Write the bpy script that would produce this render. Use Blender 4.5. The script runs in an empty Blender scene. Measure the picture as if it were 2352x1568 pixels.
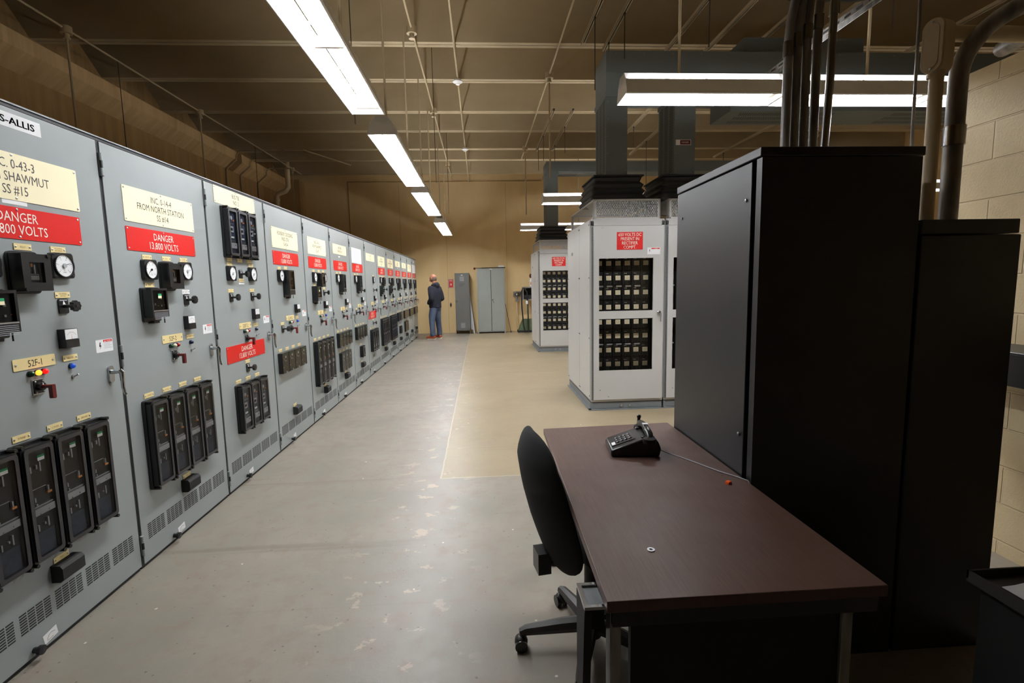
import bpy, math, random
from mathutils import Vector, Matrix
random.seed(7)
PI = math.pi
SC = bpy.context.scene
COL = SC.collection

# ---------------------------------------------------------------- camera, world, exposure
cam_data = bpy.data.cameras.new('camera')
cam_data.sensor_width = 36.0
cam_data.lens = 1151.156 / 2352 * 36.0
cam_data.clip_start = 0.02
cam = bpy.data.objects.new('camera', cam_data)
RT = Vector((0.99778792, -0.06339604, -0.02000496))
UP = Vector((0.02707403, 0.11268817, 0.99326148))
FW = Vector((0.06071453, 0.99160593, -0.11415529))
cam.matrix_world = Matrix(((RT.x, UP.x, -FW.x, 0), (RT.y, UP.y, -FW.y, 0), (RT.z, UP.z, -FW.z, 1.5), (0, 0, 0, 1)))
COL.objects.link(cam)
SC.camera = cam
world = bpy.data.worlds.new('world')
SC.world = world
world.use_nodes = True
world.node_tree.nodes['Background'].inputs[0].default_value = (0.9, 0.95, 1.0, 1)
world.node_tree.nodes['Background'].inputs[1].default_value = 0.0
SC.view_settings.view_transform = 'Standard'
SC.view_settings.look = 'None'
SC.view_settings.gamma = 1.0
SC.view_settings.use_curve_mapping = False
SC.view_settings.exposure = 0.58
SC.cycles.max_bounces = 8
SC.cycles.diffuse_bounces = 4
SC.cycles.transparent_max_bounces = 12
SC.cycles.sample_clamp_indirect = 4.0
TUBE = 72.0        # radiance of a fluorescent tube

# ---------------------------------------------------------------- materials
def lin(c):
    return tuple(((x / 255) / 12.92 if x / 255 <= 0.04045 else ((x / 255 + 0.055) / 1.055) ** 2.4) for x in c)

class NT:
    def __init__(s, m):
        s.t = m.node_tree; s.n = s.t.nodes; s.l = s.t.links
    def new(s, ty, **kw):
        nd = s.n.new(ty)
        for k, v in kw.items():
            if hasattr(nd, k): setattr(nd, k, v)
            else: nd.inputs[k.replace('_', ' ')].default_value = v
        return nd
    def link(s, a, b): s.l.new(a, b)
    def math(s, op, a, b=None, c=None):
        nd = s.n.new('ShaderNodeMath'); nd.operation = op
        for i, x in enumerate((a, b, c)):
            if x is None: continue
            if isinstance(x, (int, float)): nd.inputs[i].default_value = x
            else: s.l.new(x, nd.inputs[i])
        return nd.outputs[0]
    def mix(s, fac, a, b):
        nd = s.n.new('ShaderNodeMix'); nd.data_type = 'RGBA'
        for i, x in ((0, fac), (6, a), (7, b)):
            if isinstance(x, (int, float)): nd.inputs[i].default_value = x
            elif isinstance(x, tuple): nd.inputs[i].default_value = (*x[:3], 1)
            else: s.l.new(x, nd.inputs[i])
        return nd.outputs[2]
    def ramp(s, x, lo, hi):
        nd = s.n.new('ShaderNodeMapRange'); s.l.new(x, nd.inputs[0])
        nd.inputs[1].default_value = lo; nd.inputs[2].default_value = hi
        return nd.outputs[0]
    def noise(s, vec, scale, detail=4, rough=0.55):
        nd = s.n.new('ShaderNodeTexNoise'); nd.inputs['Scale'].default_value = scale
        nd.inputs['Detail'].default_value = detail; nd.inputs['Roughness'].default_value = rough
        if vec is not None: s.l.new(vec, nd.inputs['Vector'])
        return nd.outputs['Fac']
    def map(s, vec, scale=(1, 1, 1), loc=(0, 0, 0), rot=(0, 0, 0)):
        nd = s.n.new('ShaderNodeMapping'); s.l.new(vec, nd.inputs[0])
        nd.inputs['Scale'].default_value = scale; nd.inputs['Location'].default_value = loc; nd.inputs['Rotation'].default_value = rot
        return nd.outputs[0]

def mat(name, c, rough=0.5, metal=0.0, var=0.0, vscale=6.0, bump=0.0, bscale=200.0, spec=0.5, c2=None, vsc3=(1, 1, 1)):
    m = bpy.data.materials.new(name); m.use_nodes = True
    t = NT(m); b = t.n['Principled BSDF']
    L = lin(c)
    b.inputs['Base Color'].default_value = (*L, 1)
    b.inputs['Roughness'].default_value = rough
    b.inputs['Metallic'].default_value = metal
    b.inputs['Specular IOR Level'].default_value = spec
    tc = t.new('ShaderNodeTexCoord').outputs['Object']
    if var > 0 or c2:
        f = t.ramp(t.noise(t.map(tc, vsc3), vscale), 0.35, 0.65)
        L2 = lin(c2) if c2 else tuple(x * (1 - var) for x in L)
        t.link(t.mix(f, L, L2), b.inputs['Base Color'])
    if bump > 0:
        bp = t.new('ShaderNodeBump'); bp.inputs['Strength'].default_value = bump
        bp.inputs['Distance'].default_value = 0.002
        t.link(t.noise(tc, bscale, 3), bp.inputs['Height']); t.link(bp.outputs[0], b.inputs['Normal'])
    return m

def emis(name, c, st):
    m = bpy.data.materials.new(name); m.use_nodes = True
    t = NT(m); b = t.n['Principled BSDF']
    b.inputs['Base Color'].default_value = (*lin(c), 1)
    b.inputs['Emission Color'].default_value = (*lin(c), 1)
    b.inputs['Emission Strength'].default_value = st
    return m

def glassmat(name, tint=(1, 1, 1), rough=0.03, ior=1.3):
    m = bpy.data.materials.new(name); m.use_nodes = True
    t = NT(m); t.n.remove(t.n['Principled BSDF'])
    out = t.n['Material Output']
    tr = t.new('ShaderNodeBsdfTransparent'); tr.inputs[0].default_value = (*tint, 1)
    gl = t.new('ShaderNodeBsdfGlossy'); gl.inputs['Roughness'].default_value = rough
    fr = t.new('ShaderNodeFresnel'); fr.inputs[0].default_value = ior
    mx = t.new('ShaderNodeMixShader')
    t.link(fr.outputs[0], mx.inputs[0]); t.link(tr.outputs[0], mx.inputs[1]); t.link(gl.outputs[0], mx.inputs[2])
    t.link(mx.outputs[0], out.inputs[0])
    return m

M = {}
M['grey'] = mat('switchgear_grey_paint', (152, 158, 157), 0.33, var=0.06, vscale=3, bump=0.12, bscale=700)
M['dkgrey'] = mat('dark_seal', (30, 31, 32), 0.6)
M['black'] = mat('black_bakelite', (16, 16, 17), 0.32)
M['blackm'] = mat('matte_black', (12, 12, 13), 0.7)
M['frame'] = mat('relay_frame_black', (40, 40, 44), 0.3)
M['inner'] = mat('relay_interior', (34, 36, 40), 0.4, var=0.4, vscale=40)
M['innerb'] = mat('relay_interior_blue', (58, 68, 86), 0.4, var=0.4, vscale=40)
M['innerg'] = mat('relay_interior_brown', (92, 88, 78), 0.4, var=0.4, vscale=60)
M['silver'] = mat('bright_metal', (200, 200, 200), 0.3, metal=0.9)
M['chrome'] = mat('chrome', (190, 192, 195), 0.18, metal=1.0)
M['steel'] = mat('galvanised_steel', (168, 165, 161), 0.4, metal=0.3, c2=(116, 111, 107), vscale=18, vsc3=(1, 1, .25))
M['steelb'] = mat('bright_conduit_steel', (170, 170, 170), 0.22, metal=1.0)
M['strip'] = mat('relay_plate_grey', (176, 178, 182), 0.45)
M['cream'] = mat('cream_engraved_plastic', (255, 243, 204), 0.4)
M['tag'] = mat('cream_tag_plastic', (240, 218, 158), 0.4)
M['red'] = mat('red_engraved_plastic', (214, 20, 16), 0.35)
M['ink'] = mat('black_lettering', (28, 24, 20), 0.6)
M['tagink'] = mat('faded_lettering', (150, 122, 70), 0.6)
M['white'] = mat('white_lettering', (245, 240, 225), 0.5)
M['paper'] = mat('white_paper', (238, 238, 238), 0.6)
M['dial'] = mat('white_dial', (240, 240, 240), 0.35)
M['redbr'] = mat('dark_red_handle', (92, 12, 16), 0.3)
M['green_s'] = mat('green_sticker', (28, 150, 96), 0.5)
M['orange_s'] = mat('orange_marking', (226, 150, 90), 0.5)
M['lampg'] = mat('green_lens', (14, 60, 34), 0.15)
M['lampw'] = mat('clear_lens', (226, 226, 200), 0.15)
M['lampr'] = mat('red_lens', (150, 16, 20), 0.15)
M['lampb'] = mat('blue_lens', (12, 22, 60), 0.15)
M['glow_a'] = emis('amber_lens_lit', (255, 140, 40), 2.2)
M['glow_r'] = emis('red_lens_lit', (230, 20, 20), .7)
M['glow_b'] = emis('blue_lens_lit', (20, 60, 150), 0.5)
M['glass'] = glassmat('clear_glass')
M['rectgrey'] = mat('rectifier_light_grey_paint', (196, 194, 190), 0.42, var=0.04, vscale=2, bump=0.1, bscale=600)
M['basegrey'] = mat('base_channel_grey', (120, 124, 126), 0.5, var=0.1)
M['modblack'] = mat('rectifier_module_black', (20, 18, 16), 0.35)
M['modlabel'] = mat('module_label_cream', (255, 240, 206), 0.5)
M['duct'] = mat('bus_duct_grey', (104, 110, 108), 0.55, var=0.06, vscale=3)
M['rubber'] = mat('black_rubber', (17, 17, 18), 0.55)
M['fix'] = mat('white_enamel', (240, 236, 230), 0.5)
M['conduit'] = mat('painted_conduit', (176, 156, 122), 0.5)
M['beige'] = mat('beige_painted_conduit', (232, 208, 166), 0.45, var=0.05)
M['wire'] = mat('dark_wire', (60, 48, 34), 0.5)
M['cabblack'] = mat('black_cabinet_paint', (29, 28, 31), 0.4, bump=0.1, bscale=500)
M['fabric'] = mat('black_fabric', (8, 8, 10), 0.9, bump=0.5, bscale=900)
M['plast'] = mat('grey_black_plastic', (44, 41, 39), 0.55)
M['screw'] = mat('steel_screw', (190, 190, 190), 0.3, metal=0.9)
M['locker'] = mat('locker_dark_grey', (98, 97, 93), 0.5, var=0.05)
M['cabgrey'] = mat('cabinet_sage_grey', (144, 148, 142), 0.5, var=0.05)

def tube_mat():
    return emis('fluorescent_tube_glow', (246, 250, 255), TUBE)
M['tube'] = tube_mat()

def floor_mat():
    m = bpy.data.materials.new('painted_concrete_floor'); m.use_nodes = True
    t = NT(m); b = t.n['Principled BSDF']
    tc = t.new('ShaderNodeTexCoord').outputs['Object']
    sep = t.new('ShaderNodeSeparateXYZ'); t.link(tc, sep.inputs[0])
    x, y = sep.outputs[0], sep.outputs[1]
    n1 = t.noise(tc, 1.3, 5); n2 = t.noise(tc, 9, 6, 0.7); n3 = t.noise(tc, 45, 4, 0.7)
    wob = t.math('MULTIPLY', t.math('SUBTRACT', n2, 0.5), 0.03)
    inx = t.math('GREATER_THAN', t.math('ADD', x, wob), -0.345)
    iny = t.math('GREATER_THAN', t.math('ADD', y, wob), 3.80)
    zone = t.math('MULTIPLY', inx, iny)
    grey = t.mix(t.ramp(n1, 0.3, 0.7), lin((130, 126, 115)), lin((152, 143, 130)))
    grey = t.mix(t.ramp(n2, 0.5, 0.8), grey, lin((142, 124, 110)))
    khaki = t.mix(t.ramp(n1, 0.3, 0.7), lin((158, 144, 116)), lin((144, 129, 102)))
    khaki = t.mix(t.ramp(n2, 0.45, 0.85), khaki, lin((166, 148, 118)))
    c = t.mix(zone, grey, khaki)
    # stained strip where the grey coat meets the bare patch, near the camera
    dist = t.math('ABSOLUTE', t.math('ADD', x, 0.43))
    near = t.math('SUBTRACT', 1.0, t.ramp(dist, 0.05, 0.45))
    pe = t.math('MULTIPLY', t.ramp(t.noise(t.map(tc, (2.2, 3.2, 1)), 2.6, 6, 0.65), 0.605, 0.62), near)
    c = t.mix(pe, c, lin((178, 160, 142)))
    wear = t.ramp(t.noise(t.map(tc, (3, 1.2, 1)), 1.4, 7, 0.7), 0.5, 0.72)
    c = t.mix(t.math('MULTIPLY', wear, 0.35), c, lin((148, 126, 112)))
    # fine dirt
    v = t.new('ShaderNodeTexVoronoi'); v.inputs['Scale'].default_value = 16; t.link(tc, v.inputs['Vector'])
    sp = t.math('LESS_THAN', v.outputs['Distance'], t.math('MULTIPLY', n3, 0.16))
    c = t.mix(t.math('MULTIPLY', sp, 0.6), c, lin((88, 76, 64)))
    v2 = t.new('ShaderNodeTexVoronoi'); v2.inputs['Scale'].default_value = 5.3; t.link(tc, v2.inputs['Vector'])
    sp2 = t.math('LESS_THAN', v2.outputs['Distance'], t.math('MULTIPLY', n3, 0.07))
    c = t.mix(sp2, c, lin((214, 206, 196)))
    # dark edge line round the patch
    ex = t.math('MULTIPLY', t.math('LESS_THAN', t.math('ABSOLUTE', t.math('ADD', t.math('ADD', x, wob), 0.345)), 0.006), iny)
    ey = t.math('MULTIPLY', t.math('LESS_THAN', t.math('ABSOLUTE', t.math('SUBTRACT', t.math('ADD', y, wob), 3.80)), 0.006), inx)
    c = t.mix(t.math('MULTIPLY', t.math('MAXIMUM', ex, ey), 0.6), c, lin((190, 176, 150)))
    # faint tyre/soot bands across the aisle
    w = t.noise(t.map(tc, (0.25, 5.5, 1)), 1.0, 3)
    c = t.mix(t.math('MULTIPLY', t.ramp(w, 0.62, 0.7), 0.35), c, lin((96, 84, 72)))
    t.link(c, b.inputs['Base Color'])
    t.link(t.ramp(n2, -0.6, 1.4), b.inputs['Roughness'])
    r = t.new('ShaderNodeMapRange'); t.link(n2, r.inputs[0]); r.inputs[3].default_value = 0.28; r.inputs[4].default_value = 0.52
    t.link(r.outputs[0], b.inputs['Roughness'])
    bp = t.new('ShaderNodeBump'); bp.inputs['Strength'].default_value = 0.25; bp.inputs['Distance'].default_value = 0.004
    t.link(t.math('ADD', n2, t.math('MULTIPLY', n3, 0.5)), bp.inputs['Height']); t.link(bp.outputs[0], b.inputs['Normal'])
    return m
M['floor'] = floor_mat()

def stain_mat(name, c1, c2, sc=(6, 6, 0.5), rough=0.75):
    m = bpy.data.materials.new(name); m.use_nodes = True
    t = NT(m); b = t.n['Principled BSDF']
    tc = t.new('ShaderNodeTexCoord').outputs['Object']
    f = t.ramp(t.noise(t.map(tc, sc), 1.2, 6, 0.65), 0.35, 0.72)
    g = t.ramp(t.noise(tc, 0.7, 4), 0.35, 0.7)
    c = t.mix(t.math('MULTIPLY', f, 0.7), lin(c1), lin(c2))
    c = t.mix(t.math('MULTIPLY', g, 0.35), c, lin(c2))
    t.link(c, b.inputs['Base Color']); b.inputs['Roughness'].default_value = rough
    bp = t.new('ShaderNodeBump'); bp.inputs['Strength'].default_value = 0.2; bp.inputs['Distance'].default_value = 0.004
    t.link(t.noise(tc, 60, 4), bp.inputs['Height']); t.link(bp.outputs[0], b.inputs['Normal'])
    return m
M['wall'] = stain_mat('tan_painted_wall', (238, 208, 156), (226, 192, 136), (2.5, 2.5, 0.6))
M['ceil'] = stain_mat('beige_painted_concrete', (176, 157, 124), (164, 145, 112), (1.5, 3, 3))
M['ledge'] = stain_mat('board_marked_concrete', (238, 204, 152), (190, 152, 104), (0.7, 6, 0.7))
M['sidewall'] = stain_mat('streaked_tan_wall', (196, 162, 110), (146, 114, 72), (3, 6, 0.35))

def block_mat():
    m = bpy.data.materials.new('painted_block_wall'); m.use_nodes = True
    t = NT(m); b = t.n['Principled BSDF']
    tc = t.new('ShaderNodeTexCoord').outputs['Object']
    sep = t.new('ShaderNodeSeparateXYZ'); t.link(tc, sep.inputs[0])
    cmb = t.new('ShaderNodeCombineXYZ')
    t.link(t.math('ADD', sep.outputs[1], -2.600 + 0.4064 * 20), cmb.inputs[0])
    t.link(t.math('ADD', sep.outputs[2], -1.904 + 0.2032 * 20), cmb.inputs[1])
    br = t.new('ShaderNodeTexBrick'); t.link(cmb.outputs[0], br.inputs['Vector'])
    br.offset = 0.5; br.inputs['Scale'].default_value = 1.0
    br.inputs['Brick Width'].default_value = 0.4064; br.inputs['Row Height'].default_value = 0.2032
    br.inputs['Mortar Size'].default_value = 0.006; br.inputs['Mortar Smooth'].default_value = 0.5
    n = t.noise(tc, 90, 5, 0.7); n1 = t.noise(tc, 3, 4)
    c = t.mix(t.ramp(n1, 0.3, 0.7), lin((236, 214, 170)), lin((220, 196, 152)))
    c = t.mix(t.ramp(n, 0.66, 0.74), c, lin((140, 112, 78)))
    t.link(c, b.inputs['Base Color']); b.inputs['Roughness'].default_value = 0.55
    h = t.math('SUBTRACT', t.math('MULTIPLY', n, 0.35), t.math('MULTIPLY', br.outputs['Fac'], 1.4))
    bp = t.new('ShaderNodeBump'); bp.inputs['Strength'].default_value = 0.9; bp.inputs['Distance'].default_value = 0.006
    t.link(h, bp.inputs['Height']); t.link(bp.outputs[0], b.inputs['Normal'])
    return m
M['block'] = block_mat()

def desk_mat():
    m = bpy.data.materials.new('dark_mahogany_laminate'); m.use_nodes = True
    t = NT(m); b = t.n['Principled BSDF']
    tc = t.new('ShaderNodeTexCoord').outputs['Object']
    g = t.noise(t.map(tc, (60, 3, 3)), 3, 5, 0.6)
    c = t.mix(t.ramp(g, 0.3, 0.7), lin((96, 70, 60)), lin((80, 58, 50)))
    d = t.ramp(t.noise(tc, 5, 5, 0.6), 0.45, 0.75)
    c = t.mix(t.math('MULTIPLY', d, 0.45), c, lin((94, 76, 70)))
    t.link(c, b.inputs['Base Color'])
    r = t.new('ShaderNodeMapRange'); t.link(t.noise(tc, 7, 5), r.inputs[0]); r.inputs[3].default_value = 0.33; r.inputs[4].default_value = 0.55
    t.link(r.outputs[0], b.inputs['Roughness'])
    return m
M['desk'] = desk_mat()

def mesh_mat():
    # expanded metal: diamond openings really let light and sight through
    m = bpy.data.materials.new('expanded_metal_mesh'); m.use_nodes = True
    t = NT(m); b = t.n['Principled BSDF']
    b.inputs['Base Color'].default_value = (*lin((176, 176, 174)), 1); b.inputs['Metallic'].default_value = 0.4; b.inputs['Roughness'].default_value = 0.4
    sep = t.new('ShaderNodeSeparateXYZ'); t.link(t.new('ShaderNodeTexCoord').outputs['Object'], sep.inputs[0])
    u = t.math('ADD', sep.outputs[0], sep.outputs[1]); z = sep.outputs[2]
    a = t.math('ABSOLUTE', t.math('SUBTRACT', t.math('FRACT', t.math('ADD', t.math('MULTIPLY', u, 48), t.math('MULTIPLY', z, 26))), 0.5))
    c = t.math('ABSOLUTE', t.math('SUBTRACT', t.math('FRACT', t.math('SUBTRACT', t.math('MULTIPLY', u, 48), t.math('MULTIPLY', z, 26))), 0.5))
    hole = t.math('GREATER_THAN', t.math('MINIMUM', a, c), 0.12)
    tr = t.new('ShaderNodeBsdfTransparent'); mx = t.new('ShaderNodeMixShader')
    t.link(hole, mx.inputs[0]); t.link(b.outputs[0], mx.inputs[1]); t.link(tr.outputs[0], mx.inputs[2])
    t.link(mx.outputs[0], t.n['Material Output'].inputs[0])
    return m
M['mesh'] = mesh_mat()

# ---------------------------------------------------------------- mesh helpers
class MB:
    def __init__(s): s.v = []; s.f = []; s.m = []
    def add(s, vs, fs, m='grey'):
        o = len(s.v); s.v += [tuple(v) for v in vs]
        for f in fs: s.f.append(tuple(i + o for i in f)); s.m.append(m)
        return s
    def box(s, x0, x1, y0, y1, z0, z1, m='grey'):
        if x0 > x1: x0, x1 = x1, x0
        if y0 > y1: y0, y1 = y1, y0
        if z0 > z1: z0, z1 = z1, z0
        return s.add([(x0, y0, z0), (x1, y0, z0), (x1, y1, z0), (x0, y1, z0), (x0, y0, z1), (x1, y0, z1), (x1, y1, z1), (x0, y1, z1)],
              [(0, 3, 2, 1), (4, 5, 6, 7), (0, 1, 5, 4), (1, 2, 6, 5), (2, 3, 7, 6), (3, 0, 4, 7)], m)
    def pane(s, x, y0, y1, z0, z1): return s.add([(x, y0, z0), (x, y1, z0), (x, y1, z1), (x, y0, z1)], [(0, 1, 2, 3)], 'glass')
    def prism(s, poly, O, U, V, W, m='grey', caps=True):
        # poly in (u, v), extruded by vector W from O
        O, U, V, W = map(Vector, (O, U, V, W)); n = len(poly)
        a = [O + U * p[0] + V * p[1] for p in poly]; b = [p + W for p in a]
        fs = [(i, (i + 1) % n, n + (i + 1) % n, n + i) for i in range(n)]
        if U.cross(V).dot(W) < 0: fs = [f[::-1] for f in fs]
        if caps:
            c0 = tuple(range(n))[::-1]; c1 = tuple(range(n, 2 * n))
            if U.cross(V).dot(W) < 0: c0, c1 = c0[::-1], c1[::-1]
            fs += [c0, c1]
        return s.add(a + b, fs, m)
    def cyl(s, a, b, r0, r1=None, n=12, m='grey', cap=True):
        a = Vector(a); b = Vector(b); r1 = r0 if r1 is None else r1
        d = (b - a).normalized(); h = Vector((0, 0, 1)) if abs(d.z) < 0.9 else Vector((1, 0, 0))
        u = d.cross(h).normalized(); w = d.cross(u)
        vs = [a + (u * math.cos(t) + w * math.sin(t)) * r0 for t in [2 * PI * i / n for i in range(n)]]
        vs += [b + (u * math.cos(t) + w * math.sin(t)) * r1 for t in [2 * PI * i / n for i in range(n)]]
        fs = [(i, n + i, n + (i + 1) % n, (i + 1) % n) for i in range(n)]
        if cap: fs += [tuple(range(n)), tuple(range(2 * n - 1, n - 1, -1))]
        return s.add(vs, fs, m)
    def tube(s, pts, r, n=10, m='grey'):
        pts = [Vector(p) for p in pts]; rs = r if isinstance(r, list) else [r] * len(pts)
        vs = []; prev = None
        for i, p in enumerate(pts):
            d = (pts[min(i + 1, len(pts) - 1)] - pts[max(i - 1, 0)]).normalized()
            if prev is None:
                h = Vector((0, 0, 1)) if abs(d.z) < 0.9 else Vector((1, 0, 0)); u = d.cross(h).normalized()
            else: u = (prev - d * prev.dot(d)).normalized()
            prev = u; w = d.cross(u)
            vs += [p + (u * math.cos(2 * PI * k / n) + w * math.sin(2 * PI * k / n)) * rs[i] for k in range(n)]
        fs = [(i * n + k, (i + 1) * n + k, (i + 1) * n + (k + 1) % n, i * n + (k + 1) % n) for i in range(len(pts) - 1) for k in range(n)]
        fs += [tuple(range(n)), tuple(range(len(pts) * n - 1, (len(pts) - 1) * n - 1, -1))]
        return s.add(vs, fs, m)
    def sphere(s, c, r, m='grey', n=12, k=8, sc=(1, 1, 1), rot=None):
        c = Vector(c); vs = [Vector((0, 0, 1))]
        for j in range(1, k):
            t = PI * j / k
            vs += [Vector((math.sin(t) * math.cos(2 * PI * i / n), math.sin(t) * math.sin(2 * PI * i / n), math.cos(t))) for i in range(n)]
        vs.append(Vector((0, 0, -1)))
        R = rot or Matrix.Identity(3)
        vs = [c + R @ Vector((v.x * sc[0], v.y * sc[1], v.z * sc[2])) * r for v in vs]
        fs = [(0, 1 + i, 1 + (i + 1) % n) for i in range(n)]
        for j in range(k - 2):
            fs += [(1 + j * n + i, 1 + (j + 1) * n + i, 1 + (j + 1) * n + (i + 1) % n, 1 + j * n + (i + 1) % n) for i in range(n)]
        L = len(vs) - 1; o = 1 + (k - 2) * n
        fs += [(L, o + (i + 1) % n, o + i) for i in range(n)]
        return s.add(vs, fs, m)
    def lathe(s, prof, O, A, n=16, m='grey'):
        # prof: (radius, height along A)
        O = Vector(O); A = Vector(A).normalized(); h = Vector((0, 0, 1)) if abs(A.z) < 0.9 else Vector((1, 0, 0))
        u = A.cross(h).normalized(); w = A.cross(u); vs = []
        for r, z in prof: vs += [O + A * z + (u * math.cos(2 * PI * k / n) + w * math.sin(2 * PI * k / n)) * max(r, 1e-5) for k in range(n)]
        fs = [(i * n + k, (i + 1) * n + k, (i + 1) * n + (k + 1) % n, i * n + (k + 1) % n) for i in range(len(prof) - 1) for k in range(n)]
        return s.add(vs, fs, m)
    def frame(s, O, U, V, W, w, h, t, m='black', r=0.0):
        # rectangular ring, outer w x h, band t, depth W
        O, U, V, W = map(Vector, (O, U, V, W))
        for a0, a1, b0, b1 in ((0, w, 0, t), (0, w, h - t, h), (0, t, t, h - t), (w - t, w, t, h - t)):
            s.prism([(a0, b0), (a1, b0), (a1, b1), (a0, b1)], O, U, V, W, m)
        return s
    def mesh(s, name):
        me = bpy.data.meshes.new(name); me.from_pydata(s.v, [], s.f)
        mats = sorted(set(s.m)); idx = {k: i for i, k in enumerate(mats)}
        for k in mats: me.materials.append(M[k])
        me.polygons.foreach_set('material_index', [idx[k] for k in s.m])
        me.polygons.foreach_set('use_smooth', [True] * len(s.f))
        me.update(); me.set_sharp_from_angle(angle=0.62)
        return me

def rrect(w, h, r, n=4, cx=0, cy=0):
    P = []
    for (sx, sy, a0) in ((1, 1, 0), (-1, 1, 90), (-1, -1, 180), (1, -1, 270)):
        for k in range(n + 1):
            a = math.radians(a0 + 90 * k / n)
            P.append((cx + sx * (w / 2 - r) + r * math.cos(a), cy + sy * (h / 2 - r) + r * math.sin(a)))
    return P

TXT = {}
def text_geo(st, bold=False):
    if (st, bold) in TXT: return TXT[(st, bold)]
    cu = bpy.data.curves.new('t', 'FONT'); cu.body = st; cu.resolution_u = 2; cu.offset = 0.0 if bold else -0.002
    o = bpy.data.objects.new('t', cu); COL.objects.link(o)
    bpy.context.view_layer.update()
    me = bpy.data.meshes.new_from_object(o.evaluated_get(bpy.context.evaluated_depsgraph_get()))
    vs = [tuple(v.co) for v in me.vertices]; fs = [tuple(p.vertices) for p in me.polygons]
    bpy.data.objects.remove(o); bpy.data.curves.remove(cu); bpy.data.meshes.remove(me)
    TXT[(st, bold)] = (vs, fs); return TXT[(st, bold)]

def put_text(mb, st, O, U, V, h, w=None, m='ink', sx=0.8):
    # centred on O; cap height h; width limited to w
    vs, fs = text_geo(st, m == 'white')
    if not vs: return
    x0 = min(v[0] for v in vs); x1 = max(v[0] for v in vs)
    y0 = min(v[1] for v in vs if True); k = h / 0.70; kx = k * sx
    if w and (x1 - x0) * kx > w: kx = w / (x1 - x0)
    O, U, V = Vector(O), Vector(U), Vector(V)
    mb.add([O + U * ((v[0] - (x0 + x1) / 2) * kx) + V * ((v[1] - 0.35) * k) for v in vs], fs, m)

def ob(name, me, parent=None, loc=(0, 0, 0), rot=(0, 0, 0), bevel=0):
    if isinstance(me, MB): me = me.mesh(name)
    o = bpy.data.objects.new(name, me); COL.objects.link(o)
    o.location = loc; o.rotation_euler = rot
    if parent is not None: o.parent = parent
    if bevel:
        b = o.modifiers.new('bevel', 'BEVEL'); b.width = bevel; b.segments = 2; b.limit_method = 'ANGLE'
    return o
def tag(o, label=None, cat=None, group=None, kind=None):
    for k, v in (('label', label), ('category', cat), ('group', group), ('kind', kind)):
        if v: o[k] = v
    return o
def thing(name, label, cat, loc=(0, 0, 0), rot=(0, 0, 0), group=None):
    o = bpy.data.objects.new(name, None); COL.objects.link(o); o.location = loc; o.rotation_euler = rot
    o.empty_display_size = 0.1
    return tag(o, label, cat, group)
def struct(name, mb, label=None):
    o = ob(name, mb); o['kind'] = 'structure'
    if label: o['label'] = label
    return o

# ---------------------------------------------------------------- room shell
XL, XR, YB, YF, ZC = -6.10, 10.5, -7.0, 15.9, 5.45
struct('floor', MB().box(XL - .2, XR + .2, YB - .2, YF + .2, -.1, 0, 'floor'))
struct('ceiling', MB().box(XL - .2, XR + .2, YB - .2, YF + .2, ZC, ZC + .15, 'ceil'))
w = MB().box(XL, XR, YF, YF + .2, 0, ZC, 'wall')
struct('wall_far', w)
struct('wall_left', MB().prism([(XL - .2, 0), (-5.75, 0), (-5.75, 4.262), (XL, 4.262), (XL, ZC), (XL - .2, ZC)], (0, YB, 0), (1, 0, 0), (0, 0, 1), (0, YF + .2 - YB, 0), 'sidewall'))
struct('wall_right', MB().box(XR, XR + .2, YB, YF + .2, 0, ZC, 'wall'))
struct('wall_back', MB().box(XL, XR, YB - .2, YB, 0, ZC, 'wall'))
struct('wall_partition', MB().box(2.75, 2.95, YB, 2.775, 0, 2.61, 'block'))
# bearing ledge along the left wall, with the gap seen near its far end
w = MB()
for ya, yb_ in ((YB, 12.35), (12.60, 15.4)): w.prism([(XL, 4.262), (-5.75, 4.262), (-5.52, 4.46), (-5.52, 4.65), (XL, 4.65)], (0, ya, 0), (1, 0, 0), (0, 0, 1), (0, yb_ - ya, 0), 'ledge')
struct('trim_1', w)
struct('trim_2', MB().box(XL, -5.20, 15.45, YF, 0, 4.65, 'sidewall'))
# raised panel outline on the far wall
struct('trim_3', MB().box(-3.93, -3.90, YF - .012, YF, 2.0, 4.66, 'sidewall').box(-3.93, 1.98, YF - .012, YF, 4.64, 4.67, 'sidewall'))
# thin board joints on the far wall
w = MB()
for x in (-2.4, -1.0, .86, 2.3, 3.8): w.box(x - .004, x + .004, YF - .003, YF, 0.02, 4.6, 'sidewall')
struct('trim_4', w)
# double-tee stems crossing the room, each with the open joint in its underside
BY = [-1.9, -.5, 0.95, 2.35, 3.75, 5.35, 6.98, 8.17, 9.6, 10.75, 12.14, 13.18, 14.75]
for i, y in enumerate(BY):
    w = MB()
    X0, X1, zb = -5.50, XR, 4.65
    y1 = y + .15
    # slanted end at the ledge
    for (ya, yb_) in ((y, y + .068), (y + .082, y1)):
        w.prism([(X0, zb), (X1, zb), (X1, ZC), (X0 - .45, ZC)], (0, ya, 0), (1, 0, 0), (0, 0, 1), (0, yb_ - ya, 0), 'ceil')
    w.box(X0 + .45, X1, y + .066, y + .084, zb + .035, ZC, 'dkgrey')
    struct('trim_%d' % (i + 5), w)

# ---------------------------------------------------------------- switchgear line-up
XD, Y1, PW, HC = -1.866, 1.737, 0.948, 2.255
UU, VV, DD = (0, 1, 0), (0, 0, 1), (1, 0, 0)     # local frame of a door: u along the line, v up, d out of the door

def screws(mb, pts, d=0.004, r=0.005, m='screw'):
    for u, z in pts: mb.lathe([(r, 0), (r, .0015), (r * .5, .003), (0, .0032)], (d, u, z), (1, 0, 0), 8, m)

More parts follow.
